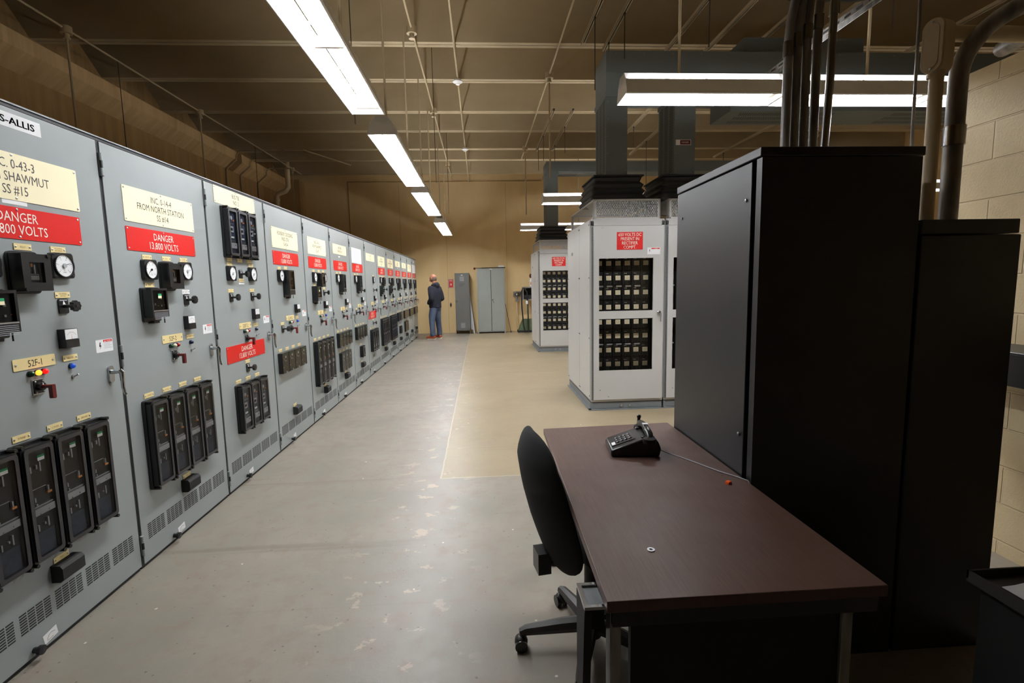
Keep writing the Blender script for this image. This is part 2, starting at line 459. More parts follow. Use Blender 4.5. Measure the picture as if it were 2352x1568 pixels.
def plate(w, h, lines, m, ink, th, screws_at='corners', lw=None, pitch=1.5, sx=.8):
    mb = MB(); mb.prism(rrect(w, h, .004, 2), (0, 0, 0), UU, VV, (.003, 0, 0), m)
    n = len(lines)
    for i, st in enumerate(lines):
        put_text(mb, st, (.0035, 0, ((n - 1) / 2 - i) * th * pitch), UU, VV, th, (lw or w * .9), ink, sx)
    pts = [(sx * (w / 2 - .012), sy * (h / 2 - .012)) for sx in (-1, 1) for sy in (-1, 1)]
    if w > .5: pts += [(0, h / 2 - .009), (0, -h / 2 + .009)]
    if screws_at: screws(mb, pts, .003)
    return mb
def small_tag(lines, w=.080, h=.026, m='tag'):
    mb = MB(); mb.box(0, .003, -w / 2, w / 2, -h / 2, h / 2, m)
    th = .0065 if len(lines) > 1 else .008
    for i, st in enumerate(lines): put_text(mb, st, (.0034, 0, ((len(lines) - 1) / 2 - i) * th * 1.4), UU, VV, th, w * .62, 'tagink')
    screws(mb, [(-w / 2 + .008, 0), (w / 2 - .008, 0)], .003, .004)
    return mb.mesh('name_tag')
ME = {}
for k, ls in dict(relay=['RELAY'], amm=['AMMETER'], volt=['VOLTMETER'], vrel=['VOLTMETER', 'INCOMING'], vsw=['VOLTMETER', 'SWITCH'], aph=['A PHASE'], bph=['B PHASE'], cph=['C PHASE'], gnd=['GROUND'], heat=['HEATER'], test=['TEST']).items():
    ME['tag_' + k] = small_tag(ls)
ME['tag_white'] = small_tag(['VOLTMETER', 'SWITCH'], m='paper')

def gauge_case():
    mb = MB(); mb.prism(rrect(.112, .112, .014, 4), (0, 0, 0), UU, VV, (.022, 0, 0), 'black')
    mb.lathe([(.053, .022), (.053, .028), (.0485, .028), (.0485, .020)], (0, 0, 0), DD, 28, 'black')
    screws(mb, [(sx * .047, sy * .047) for sx in (-1, 1) for sy in (-1, 1)], .022, .003, 'frame')
    return mb.mesh('gauge')
ME['gauge'] = gauge_case()
def dial(needle, hub=True):
    mb = MB(); mb.cyl((.0225, 0, 0), (.0235, 0, 0), .0485, n=28, m='dial')
    c, s_ = math.cos, math.sin
    for k in range(26):
        a = math.radians(225 - 270 * k / 25); L = .008 if k % 5 == 0 else .004
        r0, r1 = .043 - L, .043; tw = .0007 if k % 5 else .0012
        P = lambda r, q: (.0238, c(a) * r - s_(a) * q, s_(a) * r + c(a) * q)
        mb.add([P(r0, -tw), P(r1, -tw), P(r1, tw), P(r0, tw)], [(0, 1, 2, 3)], 'ink')
        if k % 5 == 0: put_text(mb, str(k * 2 // 5 * 3), (.0238, c(a) * .029, s_(a) * .029), UU, VV, .0055, m='ink')
    put_text(mb, 'AC', (.0238, 0, -.020), UU, VV, .005, m='ink'); put_text(mb, 'AMPERES', (.0238, 0, -.029), UU, VV, .004, m='ink')
    a = math.radians(needle); P = lambda r, q: (.0245, c(a) * r - s_(a) * q, s_(a) * r + c(a) * q)
    mb.add([P(-.006, -.0022), P(.037, -.0006), P(.037, .0006), P(-.006, .0022)], [(0, 1, 2, 3)], 'black')
    if hub: mb.cyl((.0237, 0, 0), (.029, 0, 0), .010, n=14, m='strip')
    else: mb.cyl((.0237, 0, 0), (.028, 0, 0), .006, n=14, m='black')
    return mb.mesh('dial')
ME['dialA'] = dial(218, False); ME['dialV'] = dial(18); ME['dialZ'] = dial(222)

def relay_square():       # small square register relay with a flange behind
    mb = MB(); mb.prism(rrect(.142, .172, .02, 4), (0, 0, 0), UU, VV, (.012, 0, 0), 'black')
    mb.frame((.012, -.068, -.075), UU, VV, (.05, 0, 0), .136, .150, .034, 'black')
    mb.prism(rrect(.132, .146, .004, 2), (.012, 0, 0), UU, VV, (.012, 0, 0), 'frame')
    mb.cyl((.012, .058, .068), (.066, .058, .068), .009, m='black'); mb.cyl((.012, -.058, -.068), (.066, -.058, -.068), .009, m='black')
    return mb.mesh('square_relay')
ME['rsq'] = relay_square()
def relay_square_in():
    mb = MB(); mb.box(.024, .040, -.034, .034, -.041, .041, 'inner'); mb.box(.0405, .044, -.030, .026, -.030, -.006, 'strip'); mb.box(.044, .0445, -.028, .024, -.012, -.008, 'black')
    mb.box(.040, .046, -.030, -.024, -.004, .032, 'strip'); mb.box(.040, .046, .004, .010, -.004, .032, 'strip'); mb.box(.040, .050, -.016, -.006, .022, .036, 'orange_s')
    screws(mb, [(-.022, -.022), (.02, -.022)], .044, .004); mb.pane(.056, -.036, .036, -.043, .043)
    return mb.mesh('register')
ME['rsq_in'] = relay_square_in()

def relay_box(w, h, win0, ribs=True):
    # deep glossy box relay: window from win0 up, ribbed skirt below
    mb = MB(); mb.prism(rrect(w, h, .010, 3), (0, 0, 0), UU, VV, (.014, 0, 0), 'black')
    z0 = -h / 2 + .024; W = w - .008; H = h - .028
    mb.prism(rrect(W, H, .008, 3, 0, .010), (.014, 0, 0), UU, VV, (.022, 0, 0), 'black')
    lo = win0
    # surround of the window
    top = .010 + H / 2
    mb.box(.036, .062, -W / 2, W / 2, -H / 2 + .010, lo, 'black')
    mb.box(.036, .062, -W / 2, W / 2, top - .012, top, 'black')
    mb.box(.036, .062, -W / 2, -W / 2 + .012, lo, top - .012, 'black'); mb.box(.036, .062, W / 2 - .012, W / 2, lo, top - .012, 'black')
    mb.box(.062, .0635, -W / 2 + .006, W / 2 - .006, lo - .007, lo - .002, 'silver')
    if ribs:
        for k in range(6):
            z = lo - .016 - k * .007; mb.box(.062, .0632, -W / 2 + .010, W / 2 - .010, z, z + .0018, 'strip')
    mb.box(0, .03, -.02, .03, -h / 2 - .010, -h / 2 + .004, 'black'); mb.cyl((.045, .05, -h / 2 - .012), (.045, .05, -h / 2 + .02), .003, n=6, m='black')
    return mb.mesh('box_relay')
ME['rbox'] = relay_box(.150, .190, -.030); ME['rtall'] = relay_box(.148, .262, -.055, False)
def relay_box_in(W, lo, top, sticker=True, m='inner'):
    mb = MB(); mb.box(.0365, .048, -W / 2, W / 2, lo, top, m)
    if sticker:
        mb.box(.060, .0605, -.012, .018, top - .030, top - .018, 'green_s'); mb.box(.060, .0605, -.012, .018, top - .044, top - .030, 'cream')
    random.seed(int(top * 1000))
    for k in range(7):
        u = random.uniform(-W / 2 + .01, W / 2 - .015); z = random.uniform(lo + .01, top - .05)
        mb.box(.048, .054, u, u + random.uniform(.004, .014), z, z + random.uniform(.002, .012), random.choice(['strip', 'frame', 'orange_s', 'strip']))
    mb.pane(.0585, -W / 2, W / 2, lo, top)
    return mb.mesh('relay_window')
ME['rbox_in'] = relay_box_in(.118, -.030, .079); ME['rtall_in'] = relay_box_in(.116, -.055, .115, False)

def drawout(w, h):      # tall draw-out relay case with rounded frame
    mb = MB(); mb.prism(rrect(w, h, .012, 3), (0, 0, 0), UU, VV, (.018, 0, 0), 'black')
    b = .016
    for a in (0, 1):
        d0, d1, ins = (.018, .046, .006) if a == 0 else (.046, .054, .012)
        W, H = w - 2 * ins, h - 2 * ins - .012
        o = rrect(W, H, .014, 4); i = rrect(W - 2 * b, H - 2 * b, .010, 4); n = len(o)
        vs = [(d0, *p) for p in o] + [(d1, *p) for p in o] + [(d1, *p) for p in i] + [(.019, *p) for p in i]
        fs = []
        for k in range(n):
            q = (k + 1) % n
            fs += [(k, q, n + q, n + k), (n + k, n + q, 2 * n + q, 2 * n + k), (2 * n + k, 2 * n + q, 3 * n + q, 3 * n + k)]
        mb.add(vs, fs, 'black' if a == 0 else 'frame')
    for (u, z) in ((-w / 2 + .014, h / 2 - .006), (w / 2 - .014, h / 2 - .006), (-w / 2 + .014, -h / 2 + .006), (w / 2 - .014, -h / 2 + .006)):
        mb.cyl((.018, u, z), (.052, u, z), .008, n=10, m='black')
    return mb.mesh('drawout_relay')
def drawout_in(w, h, kind):
    mb = MB(); W, H = w - .052, h - .064
    base = {'A': 'inner', 'B': 'innerb', 'C': 'innerg', 'D': 'inner'}[kind]
    mb.box(.0185, .036, -W / 2, W / 2, -H / 2, H / 2, base); f = lambda a: -H / 2 + a * H
    X = .036
    if kind in 'A':
        mb.box(.050, .0504, -.008, .024, f(.925), f(.945), 'green_s'); mb.box(.050, .0504, -.008, .024, f(.895), f(.925), 'paper')
        mb.box(X, .046, -W / 2, W / 2, f(.39), f(.455), 'strip'); mb.box(X, .042, -W / 2, W / 2, f(.465), f(.475), 'strip')
        mb.box(X, .044, .028, .048, f(.555), f(.575), 'orange_s')
        for u, a, b_ in ((-.035, .52, .56), (-.030, .48, .50), (.030, .58, .63), (-.04, .80, .86), (-.012, .82, .86), (.004, .79, .88), (-.035, .24, .30), (-.004, .28, .30), (.012, .25, .34)):
            mb.box(X, .044, u, u + .006, f(a), f(b_), 'strip')
        mb.box(X, .040, -.036, .026, f(.635), f(.64), 'strip'); screws(mb, [(-.02, f(.40)), (.022, f(.41))], .046, .003)
        mb.box(X, .038, -W / 2 + .01, W / 2 - .01, f(.0), f(.22), 'innerb')
    elif kind == 'B':
        mb.cyl((X, -.008, f(.84)), (.044, -.008, f(.84)), .014, n=10, m='strip'); mb.box(X, .046, .014, .028, f(.77), f(.80), 'orange_s')
        mb.box(X, .042, -.046, .016, f(.50), f(.64), 'strip'); mb.box(.042, .045, -.030, .0, f(.54), f(.60), 'black')
        mb.box(X, .043, -.040, .016, f(.36), f(.40), 'paper'); mb.box(X, .042, -.040, .040, f(.28), f(.285), 'strip'); mb.box(X, .042, -.040, .040, f(.31), f(.315), 'strip')
        mb.box(X, .044, -W / 2 + .006, W / 2 - .006, f(.12), f(.25), 'strip'); mb.cyl((.044, .026, f(.2)), (.046, .026, f(.2)), .004, n=8, m='ink')
        for k in range(5): mb.box(X, .038, -.04 + .017 * k, -.037 + .017 * k, f(.70), f(.71), 'paper')
    elif kind == 'C':
        mb.box(.050, .0504, -.010, .018, f(.90), f(.95), 'green_s'); mb.box(.050, .0504, -.010, .018, f(.82), f(.90), 'paper')
        for u, z in ((-.03, .5), (.03, .62), (-.01, .4), (.02, .36), (-.035, .7), (.0, .12)): mb.cyl((X, u, f(z)), (.044, u, f(z)), .007, n=8, m='strip')
        mb.box(X, .042, -.03, .03, f(.05), f(.09), 'strip')
    else:
        mb.box(X, .042, -W / 2 + .02, W / 2 - .02, f(.08), f(.35), 'strip'); mb.box(.050, .0504, -.010, .012, f(.08), f(.16), 'green_s')
        for z in (.5, .6, .7): mb.box(X, .042, -.03, .03, f(z), f(z + .01), 'frame')
    mb.pane(.0505, -W / 2, W / 2, -H / 2, H / 2)
    return mb.mesh('relay_window')
def slim_case(w, h):
    mb = MB(); mb.box(0, .038, -w / 2, w / 2, -h / 2, h / 2, 'black'); mb.frame((.038, -w / 2, -h / 2), UU, VV, (.004, 0, 0), w, h, .005, 'black')
    mb.cyl((.038, 0, -h / 2 + .008), (.048, 0, -h / 2 + .008), .008, n=10, m='silver')
    return mb.mesh('drawout_relay')
def slim_in(w, h):
    mb = MB(); W, H = w - .012, h - .014; mb.box(.0382, .040, -W / 2, W / 2, -H / 2, H / 2, 'innerg'); f = lambda a: -H / 2 + a * H
    mb.box(.040, .0405, -.006, .020, f(.86), f(.93), 'green_s'); mb.box(.040, .0405, -.006, .020, f(.76), f(.86), 'paper')
    random.seed(5)
    for k in range(12):
        u, z = random.uniform(-W / 2 + .01, W / 2 - .02), random.uniform(.12, .72); mb.box(.040, .0408, u, u + random.uniform(.004, .016), f(z), f(z) + random.uniform(.003, .012), random.choice(['strip', 'frame', 'paper', 'tag']))
    mb.pane(.0415, -W / 2, W / 2, -H / 2, H / 2)
    return mb.mesh('relay_window')
for k, (w_, h_, kd) in dict(A=(.160, .505, 'A'), B=(.160, .372, 'B'), C=(.160, .188, 'C'), D=(.158, .245, 'D'), E=(.150, .17, 'D')).items():
    ME['dr' + k] = drawout(w_, h_); ME['dr' + k + '_in'] = drawout_in(w_, h_, kd)

for k, h_ in (('C', .188), ('D', .245)): ME['dr' + k] = slim_case(.152, h_); ME['dr' + k + '_in'] = slim_in(.152, h_)
def knob_switch():
    mb = MB(); mb.prism(rrect(.052, .066, .008, 3), (0, 0, 0), UU, VV, (.006, 0, 0), 'black')
    mb.add([(.0065, -.006, .006), (.0065, .012, .004), (.0065, .0, .026)], [(0, 1, 2)], 'paper'); mb.box(.0062, .0066, -.02, .02, .024, .029, 'strip')
    return mb.mesh('rotary_switch')
ME['ksw'] = knob_switch()
def knob():
    mb = MB(); mb.cyl((.006, 0, 0), (.045, 0, 0), .008, n=10, m='black')
    P = []
    for k in range(32):
        a = 2 * PI * k / 32; r = .0225 + .0022 * math.cos(8 * a); P.append((r * math.cos(a), r * math.sin(a)))
    mb.prism(P, (.045, 0, 0), UU, VV, (.018, 0, 0), 'black'); mb.cyl((.063, 0, 0), (.065, 0, 0), .008, n=10, m='frame')
    return mb.mesh('knob')
ME['knob'] = knob()
def brk_plate():
    mb = MB(); mb.prism(rrect(.056, .064, .004, 2), (0, 0, 0), UU, VV, (.005, 0, 0), 'silver'); mb.prism(rrect(.048, .056, .003, 2), (.005, 0, 0), UU, VV, (.004, 0, 0), 'black')
    screws(mb, [(sx * .018, sy * .022) for sx in (-1, 1) for sy in (-1, 1)], .009, .004); mb.cyl((.009, 0, 0), (.024, 0, 0), .017, n=14, m='black')
    mb.add([(.0245, -.003, .006), (.0245, .003, .006), (.0245, 0, .02)], [(0, 1, 2)], 'paper')
    return mb.mesh('breaker_control_switch')
ME['brk'] = brk_plate()
def pistol():
    mb = MB(); mb.cyl((.022, 0, 0), (.062, 0, 0), .008, n=10, m='redbr'); mb.prism(rrect(.018, .06, .006, 3, 0, -.022), (.050, 0, 0), UU, VV, (.016, 0, 0), 'redbr')
    return mb.mesh('pistol_handle')
ME['pistol'] = pistol()
def meter():
    mb = MB(); mb.box(0, .030, -.037, .037, -.042, .042, 'black'); mb.box(.030, .034, -.037, .037, -.042, -.006, 'black')
    mb.box(.030, .031, -.034, .034, -.004, .040, 'dial')
    for k in range(11):
        a = math.radians(140 - 10 * k); mb.box(.031, .0313, .030 * math.cos(a) - .0004, .030 * math.cos(a) + .0004, -.004 + .033 * math.sin(a) - .004, -.004 + .033 * math.sin(a), 'ink')
    mb.add([(.0314, -.001, -.004), (.0314, .001, -.004), (.0314, .0005, .026)], [(0, 1, 2)], 'red')
    return mb.mesh('panel_meter')
ME['meter'] = meter()
def danger_sticker(w=.112, h=.062):
    mb = MB(); mb.prism(rrect(w, h, .003, 2), (0, 0, 0), UU, VV, (.0008, 0, 0), 'paper'); d = .001
    mb.add([(d, -.006, h * .28), (d, w / 2 - .004, h * .28), (d, w / 2 - .004, h * .46), (d, -.006, h * .46)], [(0, 1, 2, 3)], 'red')
    put_text(mb, 'DANGER', (d + .0003, .030, h * .37), UU, VV, .0065, m='white'); mb.add([(d + .0003, 0, h * .30), (d + .0003, .009, h * .30), (d + .0003, .0045, h * .44)], [(0, 1, 2)], 'white')
    for k in range(5): mb.box(d, d + .0001, -.004, w / 2 - .006 - (k % 2) * .012, h * .2 - k * .0065, h * .2 - k * .0065 + .0018, 'strip')
    b = [(-.030, .018), (-.024, .018), (-.027, .004), (-.021, .005), (-.031, -.018), (-.029, -.003), (-.036, -.002)]
    mb.add([(d, *p) for p in b], [(0, 6, 5, 4, 3, 2, 1)], 'ink')
    return mb.mesh('warning_sticker')
ME['danger'] = danger_sticker()
def lamp(m):
    mb = MB(); mb.cyl((0, 0, 0), (.006, 0, 0), .013, n=14, m='black'); mb.sphere((.010, 0, 0), .0115, m, 12, 8)
    return mb.mesh('indicator_lamp')
for k in ('lampg', 'lampw', 'lampr', 'lampb', 'glow_a', 'glow_r', 'glow_b'): ME[k] = lamp(k)
mb = MB(); mb.cyl((0, 0, 0), (.006, 0, 0), .009, n=8, m='steel'); mb.cyl((.006, 0, 0), (.024, .004, .010), .0028, n=6, m='chrome'); ME['toggle'] = mb.mesh('toggle_switch')
def block_():
    mb = MB(); mb.prism([(0, -.038), (.036, -.038), (.050, -.026), (.050, .022), (.040, .036), (0, .038)], (0, -.060, 0), DD, VV, (0, .120, 0), 'blackm')
    mb.cyl((.025, .060, .004), (.025, .072, .004), .006, n=8, m='black'); return mb.mesh('terminal_cover')
ME['block'] = block_()
def vent():
    mb = MB(); G = [(0, .151)]
    for a, b in G:
        w = (b - a) / 4
        for c in range(4):
            for r in range(8):
                z = .139 + r * .0112; mb.box(-.001, .0008, a + c * w + .003, a + (c + 1) * w - .003, z, z + .0058, 'dkgrey')
    return mb.mesh('vent_slots')
ME['vent'] = vent()
mb = MB(); mb.cyl((0, 0, 0), (.022, 0, 0), .012, n=12, m='black'); mb.lathe([(.012, .018), (.019, .020), (.019, .034), (0, .036)], (0, 0, 0), DD, 14, 'black'); ME['plug'] = mb.mesh('ground_plug')
mb = MB(); mb.box(0, .0008, -.034, .034, -.020, .020, 'paper')
mb.tube([(.001, -.02, -.008), (.001, -.008, .006), (.001, .006, .009), (.001, .022, .002)], .0007, 4, 'ink'); mb.box(.0008, .001, -.02, .01, -.014, -.012, 'tagink'); ME['plugcard'] = mb.mesh('plug_sticker')
def handle():
    mb = MB(); mb.prism(rrect(.034, .085, .015, 5), (0, 0, 0), UU, VV, (.010, 0, 0), 'chrome'); mb.cyl((.010, 0, .012), (.048, 0, .012), .012, .010, 12, 'chrome')
    return mb.mesh('door_handle')
ME['handle'] = handle()
mb = MB(); mb.tube([(.048, .0, .018), (.056, .004, .006), (.052, .008, -.030), (.050, .010, -.070), (.056, .010, -.100), (.062, .010, -.108)], [.012, .012, .010, .0085, .007, .005], 10, 'chrome'); ME['lever'] = mb.mesh('lever')
mb = MB(); mb.box(-.004, .010, -.012, .008, -.055, .055, 'grey'); mb.cyl((.008, -.008, -.055), (.008, -.008, -.018), .007, n=8, m='grey'); mb.cyl((.008, -.008, .018), (.008, -.008, .055), .007, n=8, m='grey'); mb.cyl((.008, -.008, -.018), (.008, -.008, .018), .0062, n=8, m='dkgrey'); ME['hinge'] = mb.mesh('hinge')
# cabinet body, door seal and door leaf
mb = MB(); mb.box(-2.3, -.022, .001, PW - .001, .018, HC, 'grey'); mb.box(-2.3, -.012, .006, PW - .006, .0, .018, 'dkgrey'); mb.box(-.03, -.004, 0, PW, HC - .010, HC + .004, 'dkgrey'); mb.box(-.03, .002, 0, PW, HC + .004, HC + .010, 'grey')
ME['body'] = mb.mesh('cabinet_body')
mb = MB(); mb.box(-.022, -.006, 0, PW, .019, HC - .012, 'dkgrey'); ME['seal'] = mb.mesh('door_seal')
mb = MB(); mb.box(-.016, 0, .018, PW - .007, .022, HC - .014, 'grey'); ME['door'] = mb.mesh('door')

SPEC = [
 # type, plate lines, breaker plate, extras
 dict(t='A', p=['INC. 0-43-3', 'FROM SHAWMUT', 'SS #15'], b='52F-1', lit=1, brand=1),
 dict(t='A', p=['INC. 0-14-4', 'FROM NORTH STATION', 'SS #14'], b='52F-2'),
 dict(t='B', p=['BUS TIE', 'NO. 2'], b='52BT-2'),
 dict(t='C', p=['ROXBURY CROSSING', 'PASS. STA.', '0-43-4'], b='52UHS-2', row2=0, ks=1),
 dict(t='A', p=['INC. 0-43-2', 'FROM SHAWMUT', 'SS #15'], b='52F-3'),
 dict(t='C', p=['RECTIFIER', 'TRANSF. NO. 2'], b='52R-2', row2=3),
 dict(t='C', p=None, b='52AC-2', row2=1, ks=1, kn=1),
 dict(t='D', p=['BUS TIE', 'NO. 1'], b='52BT-1'),
 dict(t='A', p=['INC. 0-43-1', 'FROM SHAWMUT', 'SS #15'], b='52F-4'),
 dict(t='A', p=['INC. 0-14-3', 'FROM NORTH STATION', 'SS #14'], b='52F-5'),
 dict(t='C', p=['AUX. PWR', 'TRANSF. NO. 1'], b='52AC-1', row2=1, ks=1, kn=1),
 dict(t='C', p=['RECTIFIER', 'TRANSF. NO. 1'], b='52R-1', row2=3),
 dict(t='C', p=['PASS. STA.', 'FEEDER', '0-43-5'], b='52U-1', row2=0, tallp=1, ks=1),
 dict(t='C', p=None, b='52S-1', row2=0, ks=1, brandtag=1),
]
LBL = [
 'grey switchgear cubicle nearest the camera, its lamp under plate 52F-1 lit amber',
 'grey switchgear cubicle whose cream plate reads INC. 0-14-4 FROM NORTH STATION, second from the camera',
 'grey switchgear cubicle with cream plate BUS TIE NO. 2 above three tall blue-black relays',
 'grey switchgear cubicle with cream plate ROXBURY CROSSING PASS. STA., one short row of relays',
 'grey switchgear cubicle between the ROXBURY CROSSING and RECTIFIER TRANSF. NO. 2 cubicles, four long relays',
 'grey switchgear cubicle reading RECTIFIER TRANSF. NO. 2, with two stacked rows of relays',
 'grey switchgear cubicle with a white paper sheet taped above its danger plate, nearer of two',
 'grey switchgear cubicle with cream plate BUS TIE NO. 1, red danger plate at waist height',
 'grey switchgear cubicle with four long relays, just beyond the BUS TIE NO. 1 cubicle',
 'grey switchgear cubicle with four long relays, farthest of that kind, sixth from the far end minus one',
 'grey switchgear cubicle with one lone small relay low, fourth from the far end',
 'grey switchgear cubicle with two stacked relay rows, third from the far end',
 'grey switchgear cubicle with a tall cream plate, last but one before the far end',
 'grey switchgear cubicle at the far end of the line, beside the standing person',
]
LBL[9] = 'grey switchgear cubicle with four long relays, fifth from the far end of the line'

for ci, S in enumerate(SPEC):
    root = thing('switchgear_cubicle', LBL[ci], 'electrical cabinet', (XD, Y1 + ci * PW, 0), group='grey switchgear cubicles lined up on the left')
    def put(name, key, u, z, d=0, parent=root, rot=(0, 0, 0)):
        return ob(name, ME[key], parent, (d, u, z), rot)
    near = ci < 8
    put('cabinet_body', 'body', 0, 0); put('door_seal', 'seal', 0, 0)
    door = put('door', 'door', 0, 0)
    for u_ in (.067, .237, .407, .577, .747): put('vent_slots', 'vent', u_, 0, parent=door)
    if ci != 8:
        for z in (2.13, 1.17, .13): put('hinge', 'hinge', .016, z)
    if ci != 7 or True:
        h = put('door_handle', 'handle', .868, 1.09); put('lever', 'lever', 0, 0, parent=h)
    put('warning_sticker', 'danger', .853, 1.237)
    plug = put('ground_plug', 'plug', .285, .046); put('plug_sticker', 'plugcard', .365, .056, rot=(math.radians(8), 0, 0))
    T = S['t']
    # nameplates
    if T == 'B':
        ob('nameplate', plate(.645, .122, S['p'], 'cream', 'ink', .030), root, (0, .458, 2.180))
        ob('danger_plate', plate(.645, .126, ['DANGER', '13,800 VOLTS'], 'red', 'white', .039, pitch=1.3, sx=.84), root, (0, .453, 1.015))
    elif T == 'D':
        ob('nameplate', plate(.66, .126, S['p'], 'cream', 'ink', .030), root, (0, .45, 1.995))
        ob('danger_plate', plate(.62, .128, ['DANGER', '13,800 VOLTS'], 'red', 'white', .039, pitch=1.3, sx=.84), root, (0, .40, 1.017))
        mb = MB(); put_text(mb, 'SPARE', (.001, 0, 0), UU, VV, .05, m='ink'); ob('stencil_mark', mb, root, (0, .37, .32))
    else:
        ob('danger_plate', plate(.640, .127, ['DANGER', '13,800 VOLTS'], 'red', 'white', .039, pitch=1.3, sx=.84), root, (0, .462, 1.784))
        if S['p']:
            tall = T == 'A' or ci == 3 or S.get('tallp'); H_ = .187 if tall else .128
            zc = 2.062 - H_ / 2
            ob('nameplate', plate(.648, H_, S['p'], 'cream', 'ink', (.037 if ci == 0 else .035) if len(S['p']) == 3 else .03, lw=.40 if ci == 0 else None, pitch=1.38, sx=.8), root, (0, .468, zc))
            if not tall: ob('small_label', MB().box(0, .001, -.04, .04, -.008, .008, 'paper'), root, (0, .43, 1.905))
        else:
            mb = MB(); mb.box(0, .001, -.30, .30, -.112, .112, 'paper')
            for k in range(9): mb.box(.001, .0012, -.22, .22 - .03 * (k % 3), .075 - k * .019, .078 - k * .019, 'strip')
            ob('paper_sheet', mb, root, (0, .44, 1.97))
    if S.get('brand'):
        mb = MB(); mb.box(0, .001, -.19, .19, -.029, .029, 'paper')
        for dz in (-.0007, .0007):
            for du in (-.0012, 0, .0012): put_text(mb, 'SIEMENS-ALLIS', (.0014, du, dz), UU, VV, .027, .345, 'ink', 1.3)
        ob('maker_label', mb, root, (0, .437, 2.192))
        ob('small_label', MB().box(0, .001, -.056, .056, -.009, .009, 'paper'), root, (0, .46, 1.867))
    if S.get('brandtag'):
        ob('small_label', MB().box(0, .001, -.12, .12, -.02, .02, 'paper'), root, (0, .45, 2.17))
    # breaker controls, common to every door
    pl = plate(.200, .047, [S['b']], 'tag', 'ink', .028, None, .14); screws(pl, [(-.088, 0), (.088, 0)], .003)
    ob('breaker_nameplate', pl, root, (0, .455, 1.214))
    put('name_tag', 'tag_heat', .637, 1.208)
    put('breaker_control_switch', 'brk', .455, 1.112)
    pistol_o = None
    for o_ in root.children:
        if o_.name.startswith('breaker_control_switch'): pistol_o = o_
    ob('pistol_handle', ME['pistol'], pistol_o)
    L = ('lampg', 'glow_a', 'glow_r', 'glow_b') if S.get('lit') else ('lampg', 'lampw', 'lampr', 'glow_b' if ci in (3, 4) else 'lampb')
    if S.get('lit') is None and ci == 3: pass
    for k, u in zip(L, (.425, .458, .491, .635)):
        o_ = put('indicator_lamp', k, u, 1.170)
        o_['label'] = {'lampg': 'green lamp', 'lampw': 'clear lamp', 'lampr': 'red lamp', 'lampb': 'dark blue lamp', 'glow_a': 'amber lamp, lit', 'glow_r': 'red lamp, lit', 'glow_b': 'blue lamp, lit'}[k]
    put('toggle_switch', 'toggle', .640, 1.120)
    put('panel_meter', 'meter', .622, 1.298)
    def gauge(u, z, key, tg='tag_amm'):
        g = put('gauge', 'gauge', u, z); ob('dial', ME[key], g); put('name_tag', tg, u + .005, z + .070)
    def switch(u, z, tg='tag_vsw'):
        s_ = put('rotary_switch', 'ksw', u, z); ob('knob', ME['knob'], s_)
        if tg: put('name_tag', tg, u + .004, z + .050)
    def rel(name, key, u, z):
        r_ = put(name, key, u, z); ob('relay_window', ME[key + '_in'], r_)
        return r_
    def row(key, n, u0, z, tags=True, hgt=.5):
        for k in range(n):
            rel('drawout_relay', key, u0 + .0805 + k * .161, z)
            if tags: put('name_tag', ('tag_aph', 'tag_bph', 'tag_cph', 'tag_gnd')[k], u0 + .0805 + k * .161 - .01, z + hgt / 2 + .022)
    if T == 'A':
        gauge(.287, 1.620, 'dialA'); gauge(.637, 1.620, 'dialV', 'tag_vrel')
        rs = put('square_relay', 'rsq', .452, 1.585); ob('register', ME['rsq_in'], rs); put('name_tag', 'tag_relay', .468, 1.690)
        rel('box_relay', 'rbox', .274, 1.424); put('name_tag', 'tag_relay', .291, 1.535)
        switch(.632, 1.441, 'tag_white' if ci == 1 else 'tag_vsw')
        row('drA', 4, .120, .648, hgt=.505)
        put('terminal_cover', 'block', .463, .302); put('name_tag', 'tag_test', .462, .352)
    elif T == 'B':
        for k in range(3):
            rel('drawout_relay', 'drB', .205 + .0805 + k * .163, 1.922)
            put('name_tag', 'tag_aph', .285 + k * .163, 1.722)
        gauge(.277, 1.620, 'dialZ', 'tag_amm'); gauge(.627, 1.620, 'dialZ', 'tag_vrel')
        switch(.444, 1.618, None); put('name_tag', 'tag_volt', .452, 1.570); ob('small_label', MB().box(0, .001, -.045, .045, -.007, .007, 'paper'), root, (0, .452, 1.545))
        switch(.265, 1.441); switch(.615, 1.440); switch(.440, .880, 'tag_test')
        row('drB', 3, .200, .590, hgt=.372)
    elif T == 'C':
        gauge(.265, 1.619, 'dialA'); r_ = rel('box_relay', 'rtall', .405, 1.545); put('name_tag', 'tag_relay', .420, 1.695)
        row('drC', 4, .088, .812, hgt=.188)
        if S.get('ks'): switch(.250, 1.122, 'tag_test')
        if S.get('kn'): switch(.625, 1.441, None)
        if S['row2'] == 3: row('drD', 3, .150, .515, hgt=.245)
        if S['row2'] == 1: rel('drawout_relay', 'drE', .410, .510); put('name_tag', 'tag_gnd', .405, .620)
        put('terminal_cover', 'block', .425, .302); put('name_tag', 'tag_test', .422, .352)
    else:
        gauge(.605, 1.620, 'dialZ', 'tag_amm'); switch(.610, 1.441, None); switch(.440, .880, 'tag_test')
        row('drB', 3, .150, .590, hgt=.372)
# the far end of the line-up

